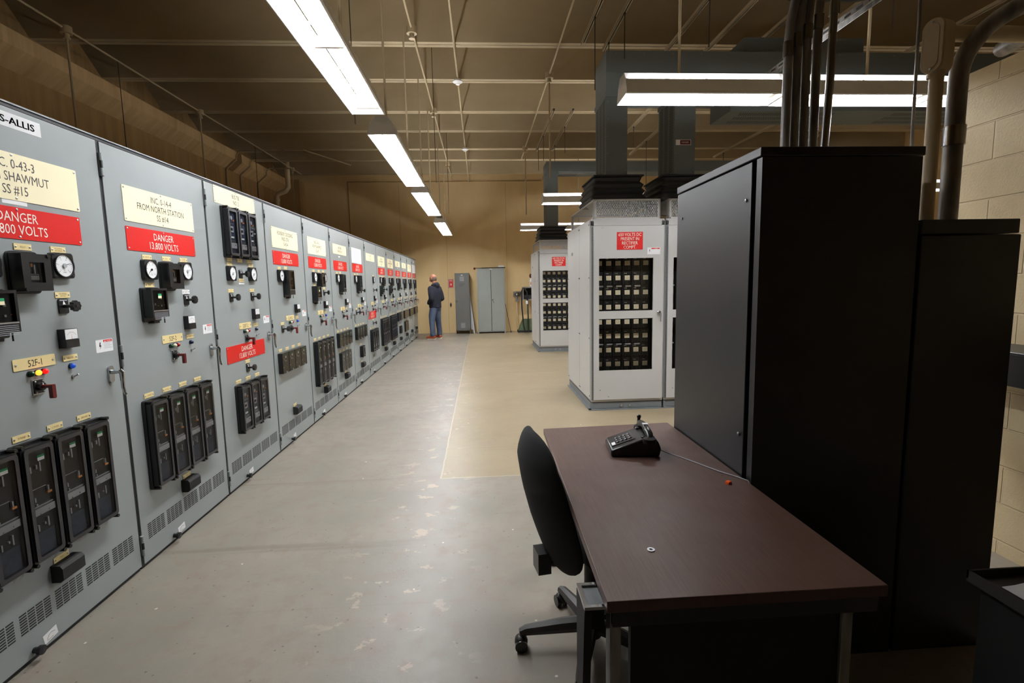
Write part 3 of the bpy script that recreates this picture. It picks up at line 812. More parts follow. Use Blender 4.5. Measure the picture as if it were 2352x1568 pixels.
# ---------------------------------------------------------------- rectifier cabinets
# local frame: x to the right along the front, y into the cabinet, z up; the front is y = 0
def FT(mb, st, x, z, h, w=None, m='ink', y=-.004, sx=.8): put_text(mb, st, (x, y, z), (1, 0, 0), (0, 0, 1), h, w, m, sx)
def rect_meshes():
    W, D, H = .850, 1.45, 2.205
    mb = MB(); t = .02
    mb.box(0, t, .02, D, .10, H, 'rectgrey'); mb.box(W - t, W, .02, D, .10, H, 'rectgrey'); mb.box(0, W, D - t, D, .10, H, 'rectgrey')
    mb.box(0, W, .0, D, H - .02, H, 'rectgrey'); mb.box(0, W, .02, D, .10, .12, 'rectgrey')
    mb.box(0, .030, 0, .02, .12, H - .02, 'rectgrey'); mb.box(W - .030, W, 0, .02, .12, H - .02, 'rectgrey'); mb.box(0, W, 0, .02, 2.135, H - .02, 'rectgrey'); mb.box(0, W, 0, .02, .095, .125, 'rectgrey')
    mb.box(.03, W - .03, .26, .28, .12, H - .05, 'modblack')
    mb.box(.012, .018, -.002, 0, 2.14, H - .01, 'basegrey')
    mb.box(.83, .836, -.002, 0, 2.14, H - .01, 'basegrey')
    ME['rc_body'] = mb.mesh('cabinet_body')
    mb = MB(); mb.box(-.012, .0, .02, .62, .12, H - .01, 'rectgrey'); mb.box(-.012, 0, .626, D, .12, H - .01, 'rectgrey')
    for y in (.05, .60, .65, 1.40):
        for z in (.16, .85, 1.55, 2.15): mb.cyl((-.012, y, z), (-.015, y, z), .009, n=8, m='ink')
    mb.box(-.0135, -.012, 1.05, 1.16, 1.86, 1.90, 'basegrey')
    ME['rc_side'] = mb.mesh('side_panel')
    mb = MB(); mb.box(0, W, .0, D, .0, .012, 'basegrey'); mb.box(0, W, .012, .03, .0, .085, 'basegrey'); mb.box(-.03, W, -.03, .03, .0, .012, 'basegrey'); mb.box(0, .02, 0, D, 0, .085, 'basegrey'); mb.box(-.03, 0, -.03, D, 0, .012, 'basegrey')
    mb.box(.0, W, .02, D, .085, .10, 'dkgrey')
    for x in (.36, .46): mb.cyl((x, .012, .045), (x, .0, .045), .013, n=6, m='screw')
    ME['rc_base'] = mb.mesh('base_channel')
    # door with two openings
    d0, d1 = -.022, -.002; x0, x1 = .022, .838; z0, z1 = .125, 2.13
    A = (.088, .720); wins = ((.470, 1.075), (1.165, 1.765))
    mb = MB(); mb.box(x0, A[0], d0, d1, z0, z1, 'rectgrey'); mb.box(A[1], x1, d0, d1, z0, z1, 'rectgrey')
    mb.box(A[0], A[1], d0, d1, z0, wins[0][0], 'rectgrey'); mb.box(A[0], A[1], d0, d1, wins[0][1], wins[1][0], 'rectgrey'); mb.box(A[0], A[1], d0, d1, wins[1][1], z1, 'rectgrey')
    FT(mb, 'BLDG.', .13, 2.105, .010, m='tagink', y=d0 - .001)
    for x, z in ((.10, .24), (.20, .16)): mb.cyl((x, d0, z), (x, d0 - .004, z), .006, n=8, m='basegrey')
    ME['rc_door'] = mb.mesh('door')
    mb = MB(); mb.cyl((.012, -.016, z0), (.012, -.016, z1), .009, n=8, m='basegrey')
    for k in range(133): mb.box(.002, .022, -.0262, -.02, z0 + .015 * k, z0 + .015 * k + .0035, 'dkgrey')
    ME['rc_hinge'] = mb.mesh('piano_hinge')
    for i, (a, b) in enumerate(wins):
        mb = MB(); mb.add([(A[0] - .01, 0, a - .01), (A[1] + .01, 0, a - .01), (A[1] + .01, 0, b + .01), (A[0] - .01, 0, b + .01)], [(0, 1, 2, 3)], 'glass'); ME['rc_win%d' % i] = mb.mesh('window_pane')
    mb = MB(); mb.prism([(x - .0, z) for x, z in rrect(.300, .198, .004, 2)], (0, 0, 0), (1, 0, 0), (0, 0, 1), (0, -.003, 0), 'red')
    for k, (st, w_) in enumerate((('650 VOLTS DC', .285), ('PRESENT IN', .235), ('RECTIFIER', .20), ('COMPT.', .145))): FT(mb, st, 0, .070 - k * .047, .036, w_, 'white', -.0035)
    ME['rc_sign'] = mb.mesh('warning_plate')
    mb = MB(); mb.box(-.075, .075, -.001, 0, -.039, .039, 'paper'); mb.box(-.028, .068, -.0014, -.001, .020, .033, 'red'); FT(mb, 'DANGER', .026, .0265, .008, m='white', y=-.0017)
    mb.add([(-.050, -.0014, .018), (-.044, -.0014, .018), (-.048, -.0014, .004), (-.043, -.0014, .004), (-.053, -.0014, -.018), (-.050, -.0014, -.002), (-.055, -.0014, -.002)], [(0, 1, 2, 3, 4, 5, 6)], 'ink')
    mb.box(-.0325, -.032, -.0012, -.001, -.036, .036, 'strip')
    ME['rc_stick'] = mb.mesh('warning_sticker')
    mb = MB(); mb.lathe([(.022, 0), (.022, .010), (.016, .014), (.014, .035), (0, .037)], (0, -.022, 0), (0, -1, 0), 14, 'chrome'); mb.tube([(0, -.045, .008), (.010, -.052, -.012), (.012, -.052, -.06), (.012, -.05, -.105)], [.012, .011, .008, .006], 8, 'steel')
    ME['rc_handle'] = mb.mesh('door_handle')
    # heat sink module
    mb = MB(); mb.box(-.052, .052, .02, .20, -.080, .080, 'modblack'); mb.box(-.030, .030, .008, .02, -.027, .027, 'modlabel')
    for k in range(4): mb.box(-.020, .020, .0076, .008, .014 - k * .010, .0152 - k * .010, 'tagink')
    for x in (-.030, -.012): mb.cyl((x, .0, .052), (x, .02, .052), .006, n=8, m='screw')
    for k in range(5): mb.box(-.048 + k * .022, -.046 + k * .022, .012, .02, -.078, -.034, 'frame')
    mb.box(.052, .056, -.01, .19, -.086, .086, 'frame')
    ME['rc_mod'] = mb.mesh('rectifier_module')
    mb = MB(); mb.box(.09, .69, .215, .225, 1.42, 1.445, 'strip'); mb.box(.09, .69, .215, .225, .735, .76, 'strip'); ME['rc_bus'] = mb.mesh('bus_bar')
    mb = MB()
    for k in range(5): mb.box(.12 + .112 * k, .19 + .112 * k, .190, .199, 1.438, 1.456, 'silver')
    for k in range(5): mb.box(.12 + .112 * k, .19 + .112 * k, .190, .199, .745, .76, 'strip')
    ME['rc_clip'] = mb.mesh('contact_strip')
    # plenum with expanded metal sides
    z0, z1 = H, H + .225; px0, px1, py0, py1 = .030, .805, .01, 1.40
    mb = MB(); b = .034
    for (xa, xb, ya, yb_) in ((px0, px1, py0, py0 + .012), (px0, px1, py1 - .012, py1), (px0, px0 + .012, py0, py1), (px1 - .012, px1, py0, py1)):
        mb.box(xa, xb, ya, yb_, z0, z0 + b * .6, 'rectgrey'); mb.box(xa, xb, ya, yb_, z1 - b * .6, z1, 'rectgrey')
    for x in (px0, px1 - b):
        for y in (py0, py1 - .012): mb.box(x, x + b, y, y + .012, z0, z1, 'rectgrey')
    for x in (px0, px1 - .012):
        for y in (py0, py1 - b): mb.box(x, x + .012, y, y + b, z0, z1, 'rectgrey')
    mb.box(px0, px1, py0, py1, z1 - .004, z1, 'rectgrey')
    ME['rc_plenum'] = mb.mesh('plenum_frame')
    mb = MB(); a, c = z0 + .02, z1 - .02
    mb.add([(px0 + b, py0 + .006, a), (px1 - b, py0 + .006, a), (px1 - b, py0 + .006, c), (px0 + b, py0 + .006, c)], [(0, 1, 2, 3)], 'mesh')
    mb.add([(px0 + .006, py0 + b, a), (px0 + .006, py1 - b, a), (px0 + .006, py1 - b, c), (px0 + .006, py0 + b, c)], [(0, 1, 2, 3)], 'mesh')
    mb.add([(px1 - .006, py0 + b, a), (px1 - .006, py1 - b, a), (px1 - .006, py1 - b, c), (px1 - .006, py0 + b, c)], [(0, 1, 2, 3)], 'mesh')
    ME['rc_mesh'] = mb.mesh('expanded_metal')
rect_meshes()
def rectifier(loc, label):
    r = thing('rectifier_cabinet', label, 'electrical cabinet', loc, group='light grey rectifier cabinets')
    p = lambda n, k, l=(0, 0, 0), par=None: ob(n, ME[k], par or r, l)
    p('cabinet_body', 'rc_body'); p('side_panel', 'rc_side'); p('base_channel', 'rc_base'); d = p('door', 'rc_door'); p('piano_hinge', 'rc_hinge')
    p('window_pane', 'rc_win0', par=d); p('window_pane', 'rc_win1', par=d); p('door_handle', 'rc_handle', (.792, 0, 1.138), d)
    p('warning_plate', 'rc_sign', (.443, -.022, 1.960)); p('warning_sticker', 'rc_stick', (.722, -.022, 1.843))
    for c in range(6):
        for z in (1.718, 1.545, 1.372, 1.200, 1.021, .852, .682, .511): p('rectifier_module', 'rc_mod', (.145 + .112 * c, .19, z))
    p('contact_strip', 'rc_clip'); pf = p('plenum_frame', 'rc_plenum'); p('expanded_metal', 'rc_mesh', par=pf)
    return r
rectifier((1.272, 5.72, 0), 'light grey rectifier cabinet with two windows, nearest the camera and fully in view')
rectifier((2.140, 5.72, 0), 'light grey rectifier cabinet mostly hidden behind the tall black cabinet')
rectifier((1.272, 10.90, 0), 'light grey rectifier cabinet farther down the room, partly behind the nearer one')

# ---------------------------------------------------------------- bus ducts with rubber boots
def louvre(mb, O, U, V, w, h, n_strip, N):
    # N: outward normal; strips of slanted slots
    O, U, V, N = map(Vector, (O, U, V, N)); sw = w / n_strip
    for k in range(n_strip):
        a = k * sw + sw * .16; L = sw * .68; n = int(h / .028)
        for j in range(n):
            z = j * .028 + .008
            P = [O + U * a + V * z, O + U * (a + L) + V * (z + .018), O + U * (a + L) + V * (z + .030), O + U * a + V * (z + .012)]
            mb.add([q + N * .002 for q in P], [(0, 1, 2, 3)], 'dkgrey')
def bellows(cx, cy, w0, d0, w1, d1, z0, z1):
    mb = MB(); rings = []; n = 9
    for k in range(n):
        t = k / (n - 1); z = z0 + (z1 - z0) * t
        o = .035 if k % 2 else -.020
        if k in (0, n - 1): o = 0.01
        w = w0 + (w1 - w0) * t ** 2 + o; d = d0 + (d1 - d0) * t ** 2 + o
        R = rrect(w * 1.0, d, .04, 3, cx, cy)
        rings.append([(x, y, z + .006 * math.sin(7 * x + 3 * k)) for x, y in R])
    m_ = len(rings[0]); vs = [v for r in rings for v in r]
    fs = [(i * m_ + k, i * m_ + (k + 1) % m_, (i + 1) * m_ + (k + 1) % m_, (i + 1) * m_ + k) for i in range(n - 1) for k in range(m_)]
    fs += [tuple(range(m_))[::-1], tuple(range((n - 1) * m_, n * m_))]
    mb.add(vs, fs, 'rubber'); return mb
def bus_duct(dy, label, full=True):
    r = thing('bus_duct', label, 'duct', (0, dy, 0), group='grey bus ducts above the rectifiers')
    y0, y1 = 5.90, 6.42
    zb = 3.64 if full else 3.88
    mb = MB(); mb.box(1.49, 2.95, y0, y1, zb, 4.09, 'duct').box(2.95, 9.5, y0, y1, 3.44 if full else zb, 4.09, 'duct')
    mb.box(1.485, 9.5, y0 - .006, y0, 3.86, 3.872, 'duct')
    for k in range(24): mb.cyl((1.6 + .33 * k, y0, 4.06), (1.6 + .33 * k, y0 - .006, 4.06), .010, n=6, m='basegrey')
    ob('main_run', mb, r)
    mb = MB()
    for (a, b, z) in (((3.1, 4.3, 3.44), (5.0, 6.6, 3.44), (7.2, 8.8, 3.44)) if full else ((1.75, 2.2, zb),)):
        louvre(mb, (a, y0 + .04, z), (0, 1, 0), (1, 0, 0), .44, b - a, 3, (0, 0, -1))
    ob('underside_louvre', mb, r)
    if full:
        ob('raised_section', MB().box(3.15, 4.6, 6.0, 6.4, 4.091, 4.29, 'duct'), r)
    for i, x in enumerate((1.49, 2.29) if full else (1.49,)):
        mb = MB(); mb.box(x, x + .248, y0, y1, 2.70, zb, 'duct'); mb.box(x - .012, x + .26, y0 - .012, y1 + .012, zb - .05, zb - .001, 'duct')
        for z in [2.78 + .19 * k for k in range(5)]:
            for xx in (x + .02, x + .228): mb.cyl((xx, y0, z), (xx, y0 - .008, z), .009, n=6, m='basegrey')
        if i == 1:
            mb.box(x + .02, x + .20, y0 - .003, y0, 3.06, 3.12, 'paper'); mb.box(x + .07, x + .193, y0 - .0035, y0 - .003, 3.065, 3.115, 'redbr'); put_text(mb, 'DANGER', (x + .13, y0 - .004, 3.09), (1, 0, 0), (0, 0, 1), .018, .10, 'white')
        ri = ob('riser', mb, r)
        mb = MB(); louvre(mb, (x, y1 - .02, 2.76), (0, -1, 0), (0, 0, 1), .48, .82, 3, (-1, 0, 0)); ob('side_louvre', mb, ri)
        ob('rubber_boot', bellows(x + .124, 6.16, .62, .70, .50, .62, 2.425, 2.72), r)
        ob('boot_clamp', MB().box(x - .16, x + .42, 5.82, 6.50, 2.70, 2.716, 'blackm'), r)
    return r
bus_duct(0, 'grey bus duct with two louvred risers over the nearest rectifier cabinets')
bus_duct(5.15, 'grey bus duct with one riser over the far rectifier cabinet', False)

# ---------------------------------------------------------------- fluorescent fixtures (local: length along x, centred)
def fixture_meshes(L):
    k = 'fx%.2f' % L
    if k in ME: return k
    mb = MB(); mb.box(-L / 2, L / 2, -.055, .055, .10, .165, 'fix'); ME[k] = mb.mesh('channel_housing')
    mb = MB()
    for s in (-1, 1):
        # slanted reflector wing with a real thickness, slot left open above it
        P = [(s * .098, .104), (s * .130, .0), (s * .134, .001), (s * .102, .106)]
        mb.prism(P, (-L / 2, 0, 0), (0, 1, 0), (0, 0, 1), (L, 0, 0), 'fix')
        mb.prism([(s * .130, .0), (s * .122, -.004), (s * .124, -.007), (s * .134, -.001)], (-L / 2, 0, 0), (0, 1, 0), (0, 0, 1), (L, 0, 0), 'fix')
        n = max(2, int(L / .30))
        for i in range(n + 1): mb.box(-L / 2 + i * (L - .02) / n, -L / 2 + i * (L - .02) / n + .02, s * .054, s * .100, .104, .111, 'fix')
        for i in range(n): mb.prism([(-.02, 0), (.02, 0), (.0, -.012)], (-L / 2 + (i + .5) * L / n, s * .1025, .106), (1, 0, 0), (0, 0, 1), (0, s * .002, 0), 'fix')
    ME[k + 'r'] = mb.mesh('reflector')
    mb = MB()
    for x in (-.002,):
        mb.prism([(-.132, .0), (.132, .0), (.132, .03), (.10, .098), (.055, .165), (-.055, .165), (-.10, .098), (-.132, .03)], (x, 0, 0), (0, 1, 0), (0, 0, 1), (.004, 0, 0), 'fix')
    ME[k + 'e'] = mb.mesh('end_plate')
    n = max(1, round(L / 1.22)); l = L / n
    mb = MB(); mb.cyl((-l / 2 + .03, 0, 0), (l / 2 - .03, 0, 0), .019, n=10, m='tube'); ME[k + 't'] = mb.mesh('fluorescent_tube')
    mb = MB(); mb.box(-.015, .015, -.085, .085, .040, .100, 'fix'); ME[k + 's'] = mb.mesh('lamp_holder'); ME[k + 'n'] = (n, l); return k
FIXN = 'hanging fluorescent fixtures'
def fixture(cx, cy, L, along, label, z=2.875, rods=()):
    r = thing('fluorescent_fixture', label, 'ceiling light', (cx, cy, z), (0, 0, PI / 2 if along == 'y' else 0), FIXN)
    k = fixture_meshes(L); ob('channel_housing', ME[k], r); ob('reflector', ME[k + 'r'], r); [ob('end_plate', ME[k + 'e'], r, (x_, 0, 0)) for x_ in (-L / 2 + .002, L / 2 - .002)]
    n, l = ME[k + 'n']
    for i in range(n + 1): ob('lamp_holder', ME[k + 's'], r, (-L / 2 + .02 + (L - .04) * i / n, 0, 0))
    for i in range(n):
        for s in (-1, 1): ob('fluorescent_tube', ME[k + 't'], r, (-L / 2 + l * (i + .5), s * .062, .060))
    for u in rods:
        mb = MB(); mb.cyl((u, 0, .165), (u, 0, (4.62 if along == 'y' else ZC) - z), .011, n=8, m='conduit'); ob('hanger_stem', mb, r)
    return r
fixture(-.855, 3.22, 2.10, 'y', 'lit fluorescent fixture nearest the camera, over the aisle beside the cubicles', rods=(.3,))
fixture(-.855, 6.04, 2.44, 'y', 'lit fluorescent fixture second in the aisle row, beyond the gap', rods=(-.95, .54))
fixture(-.855, 8.99, 2.50, 'y', 'lit fluorescent fixture third in the aisle row', rods=(-.9, .47))
fixture(-.855, 12.85, 2.90, 'y', 'lit fluorescent fixture at the far end of the aisle row', rods=(-1.2, .55))
fixture(1.72, 3.92, 1.22, 'x', 'lit fluorescent fixture with its end plate showing, in front of the nearest riser', rods=(-.17,))
fixture(2.95, 3.93, 1.22, 'x', 'lit fluorescent fixture crossing behind the four upright conduits', rods=(.1,))
fixture(4.18, 3.94, 1.22, 'x', 'lit fluorescent fixture behind the tall beige conduit at right', rods=(.3,))
fixture(2.34, 8.86, 2.44, 'x', 'lit fluorescent fixture above the gap between near and far rectifier cabinets', rods=(.0,))
fixture(2.30, 13.15, 2.44, 'x', 'lit fluorescent fixture farthest back, behind the far riser', rods=(.3,))
fixture(8.2, 8.6, 2.44, 'x', 'lit fluorescent fixture far right, seen between the beige and black conduits', z=3.0, rods=(0,))
# ---------------------------------------------------------------- overhead conduit, heads and struts
CG = 'thin conduits under the ceiling stems'
def conduit_run(x, ys, label, heads=(), boxes=(), drops=()):
    r = thing('ceiling_conduit', label, 'conduit', (x, 0, 0), group=CG)
    ob('conduit', MB().cyl((0, ys[0], 4.615), (0, ys[1], 4.615), .013, n=8, m='conduit'), r)
    for y in boxes:
        mb = MB(); mb.cyl((0, y, 4.56), (0, y, 4.64), .062, n=18, m='conduit'); mb.cyl((0, y, 4.52), (0, y, 4.56), .03, n=12, m='conduit'); mb.cyl((0, y, 4.50), (0, y, 4.52), .038, n=12, m='conduit')
        ob('junction_box', mb, r)
    for y, z in drops:
        mb = MB(); mb.cyl((0, y, z), (0, y, 4.56), .013, n=8, m='conduit'); ob('drop_pipe', mb, r)
    for y in heads:
        t = tag(ob('heat_detector', MB().lathe([(.055, .05), (.055, .03), (.075, .03), (.075, .015), (.05, .0), (.03, -.012), (.03, -.022), (0, -.024)], (0, 0, 0), (0, 0, 1), 18, 'fix'), None, (x, y, 4.545)),
                'white round heat detector under a ceiling conduit, ' + ('nearest' if y < 9 else 'farther') + ' on the ' + ('centre' if x < 0 else 'right') + ' run' if x < 0 or True else '', 'detector', 'white ceiling detectors')
    return r
conduit_run(-4.83, (-1, 14.6), 'tan conduit under the ceiling running above the left ledge', boxes=(6.66, 9.53, 13.9), drops=((6.66, 2.0), (9.53, 2.0), (13.9, 2.0)))
conduit_run(-.75, (-1, 15.6), 'tan conduit under the ceiling straight above the aisle lights', boxes=(6.58, 9.46, 13.4))
conduit_run(-.255, (-1, 15.8), 'tan conduit in the centre carrying white round detectors', heads=(8.05, 11.9))
conduit_run(1.125, (3, 13.0), 'tan conduit under the ceiling to the left of the near riser', boxes=(7.90, 11.93), drops=((7.90, 3.1), (11.93, 3.1)))
WG = 'thin hanging wires'
def wire(x, y, z0, z1, label, r=.005):
    tag(ob('hanging_rod', MB().cyl((0, 0, z0), (0, 0, z1), r, n=6, m='wire'), None, (x, y, 0)), label, 'rod', WG)
wire(-4.83, 7.52, 2.1, 4.60, 'thin dark rod hanging left, between the two nearest drop pipes')
wire(-4.83, 11.7, 2.1, 4.60, 'thin dark rod hanging left, in front of the looping conduits')
wire(-1.15, 5.1, 3.05, 4.66, 'thin dark wire above the gap between the two nearest aisle lights')
wire(-.62, 7.9, 3.05, 5.45, 'thin dark wire above the second gap in the aisle lights')
wire(-.62, 11.05, 3.02, 5.45, 'thin dark wire above the third gap in the aisle lights')
SG = 'slotted struts under the ceiling'
def strut(x, y0, y1, label, z=4.49, rods=(), rz=3.7):
    r = thing('ceiling_strut', label, 'strut', (x, 0, 0), group=SG)
    mb = MB(); mb.box(-.022, .022, y0, y1, z + .040, z + .045, 'conduit').box(-.022, -.018, y0, y1, z, z + .04, 'conduit').box(.018, .022, y0, y1, z, z + .04, 'conduit').box(-.018, .018, y0, y1, z + .034, z + .040, 'dkgrey')
    mb.box(-.022, -.008, y0, y1, z, z + .004, 'conduit').box(.008, .022, y0, y1, z, z + .004, 'conduit'); ob('channel', mb, r)
    for y in rods:
        ob('drop_rod', MB().cyl((0, y, rz), (0, y, z + .04), .006, n=6, m='wire').cyl((0, y, z - .02), (0, y, z), .014, n=6, m='wire'), r)
    return r
strut(1.385, 3.2, 6.68, 'short ceiling strut ending at the left edge of the near riser', rods=(6.0,), rz=3.7)
strut(1.700, 3.2, 6.85, 'ceiling strut just left of the near horizontal duct end', rods=(5.9, 6.6), rz=4.0)
strut(2.540, 3.2, 8.8, 'ceiling strut passing over the middle of the near horizontal duct', rods=(5.6,), rz=4.0)
strut(3.070, 3.2, 10.7, 'ceiling strut seen right of and parallel to the one over the duct middle', rods=(8.5, 10), rz=4.1)
strut(1.375, 9.1, 11.8, 'pair of far struts, left one, in front of the far duct', rods=(9.6, 10.6, 11.5), rz=4.0)
strut(1.715, 9.1, 11.8, 'pair of far struts, right one, beside the near riser', rods=(10.0, 11.3), rz=4.0)
strut(3.660, 5.0, 12.2, 'long ceiling strut seen between the two near risers', rods=(9.8, 11.0), rz=3.6)
strut(4.280, 3.6, 9.0, 'ceiling strut behind the upright conduits', rods=(5.2, 7.6), rz=4.0)
strut(5.860, 3.2, 12.5, 'ceiling strut running above the tall black cabinet', rods=(7.0, 9.3, 12.0), rz=3.7)
strut(7.300, 3.2, 12.5, 'rightmost ceiling strut, toward the block wall', rods=(6.8, 8.3, 10.5), rz=3.7)
# conduits looping over the left ledge
LG = 'thin conduits looping over the left ledge'
def bend(p, d, r, a1, n=8):
    p, d = Vector(p), Vector(d).normalized()
    return [p + d * r * (1 - math.cos(math.radians(a1 * k / n))) + Vector((0, 0, 1)) * r * math.sin(math.radians(a1 * k / n)) for k in range(1, n + 1)]
def arc(c, r, a0, a1, U, V, n=6):
    c, U, V = Vector(c), Vector(U), Vector(V)
    return [c + U * r * math.cos(math.radians(a0 + (a1 - a0) * k / n)) + V * r * math.sin(math.radians(a0 + (a1 - a0) * k / n)) for k in range(n + 1)]
for i, (y, lb) in enumerate(((12.25, 'nearest'), (12.95, 'middle'), (13.9, 'farthest'))):
    p = [(-5.73, y, 1.5), (-5.73, y, 4.22), (-5.715, y, 4.26), (-5.52, y, 4.425), (-5.49, y, 4.46), (-5.49, y, 4.52)]
    p += arc((-5.37, y, 4.50), .12, 180, 90, (1, 0, 0), (0, 0, 1)) + [(-4.9, y, 4.62)]
    mb = MB().tube(p, .016, 8, 'conduit'); tag(ob('looping_conduit', mb), lb + ' of the three thin conduits wrapped over the left ledge', 'conduit', LG)
mb = MB().tube([(-4.78, 12.3, 4.60), (-4.6, 12.3, 4.60), (-4.3, 12.0, 4.60), (-3.9, 12.0, 4.60), (-3.2, 13.4, 4.58), (-3.2, 13.45, 4.9)], .016, 8, 'conduit')
tag(ob('bent_conduit', mb), 'thin bent conduit hooking out from the left ledge under the ceiling', 'conduit')
mb = MB().tube([(-5.45, 14.35, 0.0), (-5.45, 14.35, 3.98), (-5.40, 14.35, 4.05), (-5.2, 14.35, 4.12), (-5.12, 14.35, 4.22), (-5.12, 14.35, 4.95), (-5.0, 14.35, 5.05), (-4.8, 14.35, 5.05)], .065, 12, 'beige')
mb.cyl((-5.45, 14.35, 3.86), (-5.45, 14.35, 3.93), .082, n=12, m='beige')
tag(ob('drain_pipe', mb), 'thick tan pipe with an offset bend in the far left corner', 'pipe')

# ---------------------------------------------------------------- black cabinets at right and what stands on them
r = thing('tall_black_cabinet', 'tall black metal cabinet with a lit satin side door, behind the desk', 'cabinet', (1.0, 1.765, 0))
ob('cabinet_body', MB().box(.022, .600, .0, .745, .0, 1.925, 'cabblack').box(.004, .022, .0, .035, 0, 1.925, 'cabblack').box(.004, .022, .735, .745, 0, 1.925, 'cabblack'), r)
ob('top_cover', MB().box(-.004, .606, -.004, .752, 1.928, 1.960, 'cabblack'), r, bevel=.003)
dr = ob('side_door', MB().box(-.004, .018, .052, .742, .03, 1.922, 'cabblack'), r, bevel=.003)
mb = MB()
for z in (1.79, .90): mb.lathe([(.007, 0), (.007, .004), (.004, .006), (0, .0065)], (-.004, .085, z), (-1, 0, 0), 10, 'screw')
mb.lathe([(.006, 0), (.005, .004), (0, .005)], (-.004, .68, 1.80), (-1, 0, 0), 10, 'screw')
ob('door_screws', mb, dr)
r = thing('low_black_cabinet', 'lower black cabinet between the tall black one and the block wall', 'cabinet', (1.615, 1.765, 0))
ob('cabinet_body', MB().box(0, .392, .0, .70, .0, 1.646, 'cabblack'), r, bevel=.004)
ob('top_cover', MB().box(-.005, .378, -.004, .70, 1.65, 1.702, 'cabblack'), r, bevel=.003)
def pipe(label, pts, rad, m='steel', coupl=(), name='upright_conduit', group='steel conduits rising from the black cabinets'):
    r = thing(name, label, 'conduit', (0, 0, 0), group=group)
    ob('conduit', MB().tube(pts, rad, 14, m), r)
    for c, l, rr in coupl:
        ob('coupling', MB().lathe([(rad, -l / 2), (rr, -l / 2), (rr, l / 2), (rad, l / 2)], c, (0, 0, 1), 16, 'steelb' if m == 'steel' else m), r)
    return r
for i, (x, zb_, y, lb) in enumerate(((1.349, 2.475, 2.20, 'leftmost'), (1.389, 2.51, 2.20, 'second from left'), (1.430, 2.545, 2.20, 'third from left'), (1.477, 2.585, 2.20, 'fourth from left'))):
    zc = zb_ + .04
    pts = [(x, y, 1.962), (x, y, zc)] + bend((x, y, zc), (.22, -1, 0), .38, 85) + [(x + .30, y - 1.3, zc + .40)]
    pipe(lb + ' of the four steel conduits rising from the tall black cabinet', pts, .0180, 'steel', [((x, y, zb_), .060, .0215)])
pipe('bright steel conduit leaning slightly, right of the four on the tall cabinet', [(1.522, 2.20, 1.962), (1.530, 2.20, 2.05), (1.542, 2.20, 2.35), (1.546, 2.20, 2.9)], .016, 'steelb', [((1.545, 2.20, 2.64), .05, .020)])
tag(ob('thin_rod', MB().cyl((1.94, 2.2, 1.7), (1.925, 2.2, 3.2), .0065, n=8, m='steel')), 'thin steel rod standing at the right edge of the tall black cabinet', 'rod')
# beige conduit with its pull box
r = thing('beige_conduit', 'beige conduit with a rounded pull box on top, rising from the low cabinet', 'conduit', (1.845, 2.0, 0))
ob('conduit', MB().cyl((0, 0, 1.70), (0, 0, 2.30), .0245, n=16, m='beige').cyl((0, 0, 1.70), (0, 0, 1.708), .04, n=16, m='steelb'), r)
mb = MB(); mb.prism(rrect(.078, .205, .036, 6), (0, -.030, 2.40), (1, 0, 0), (0, 0, 1), (0, .07, 0), 'beige'); mb.lathe([(.030, 0), (.030, .018), (.027, .03)], (0, .0, 2.285), (0, 0, 1), 16, 'beige')
ob('pull_box', mb, r, (-.004, 0, 0), (0, 0, math.radians(-72)), bevel=.004)
mb = MB(); mb.prism(rrect(.076, .203, .036, 6), (0, -.037, 2.40), (1, 0, 0), (0, 0, 1), (0, .006, 0), 'beige'); mb.prism(rrect(.05, .165, .024, 6), (0, -.040, 2.40), (1, 0, 0), (0, 0, 1), (0, .004, 0), 'beige')
for z in (2.312, 2.488): mb.cyl((0, -.037, z), (0, -.041, z), .005, n=8, m='screw')
ob('pull_box_cover', mb, r, (-.004, 0, 0), (0, 0, math.radians(-72)), bevel=.0015)
ob('side_conduit', MB().cyl((.02, .0, 2.452), (.88, .0, 2.452), .030, n=14, m='beige'), r)
zc = 2.28
pts = [(1.938, 2.0, 1.70), (1.938, 2.0, zc)] + bend((1.938, 2.0, zc), (.82, -.57, 0), .24, 82, 12) + [(2.62, 1.53, 2.545)]
pipe('thick black steel pipe bending away over the block wall at right', pts, .033, 'steel', [((1.938, 2.0, 2.06), .075, .038)], name='thick_pipe')
tag(ob('pipe_elbow', MB().tube([(2.82, 2.45, 2.66), (2.62, 2.43, 2.62), (2.48, 2.34, 2.55), (2.41, 2.20, 2.53), (2.33, 1.9, 2.55), (2.2, 1.4, 2.6)], [.036, .036, .036, .036, .036, .036], 14, 'steel')), 'dull steel pipe elbow above the top of the block wall', 'pipe')
tag(ob('black_pipe', MB().tube([(1.60, 2.6, 2.92), (1.95, 2.6, 2.92), (2.15, 2.5, 2.93), (2.5, 2.1, 2.98)], .035, 14, 'rubber')), 'thick black pipe crossing at the top right of the picture', 'pipe')
mb = MB(); X = 2.60
mb.box(X - .03, X + .03, 3.0, 4.6, 3.30, 3.306, 'steel').box(X - .03, X - .026, 3.0, 4.6, 3.265, 3.30, 'steel').box(X + .026, X + .03, 3.0, 4.6, 3.265, 3.30, 'steel')
for k in range(14): mb.box(X - .0305, X - .03, 3.05 + k * .11, 3.11 + k * .11, 3.275, 3.29, 'dkgrey')
tag(ob('slotted_strut', mb), 'slotted steel strut slanting up behind the upright conduits', 'strut')

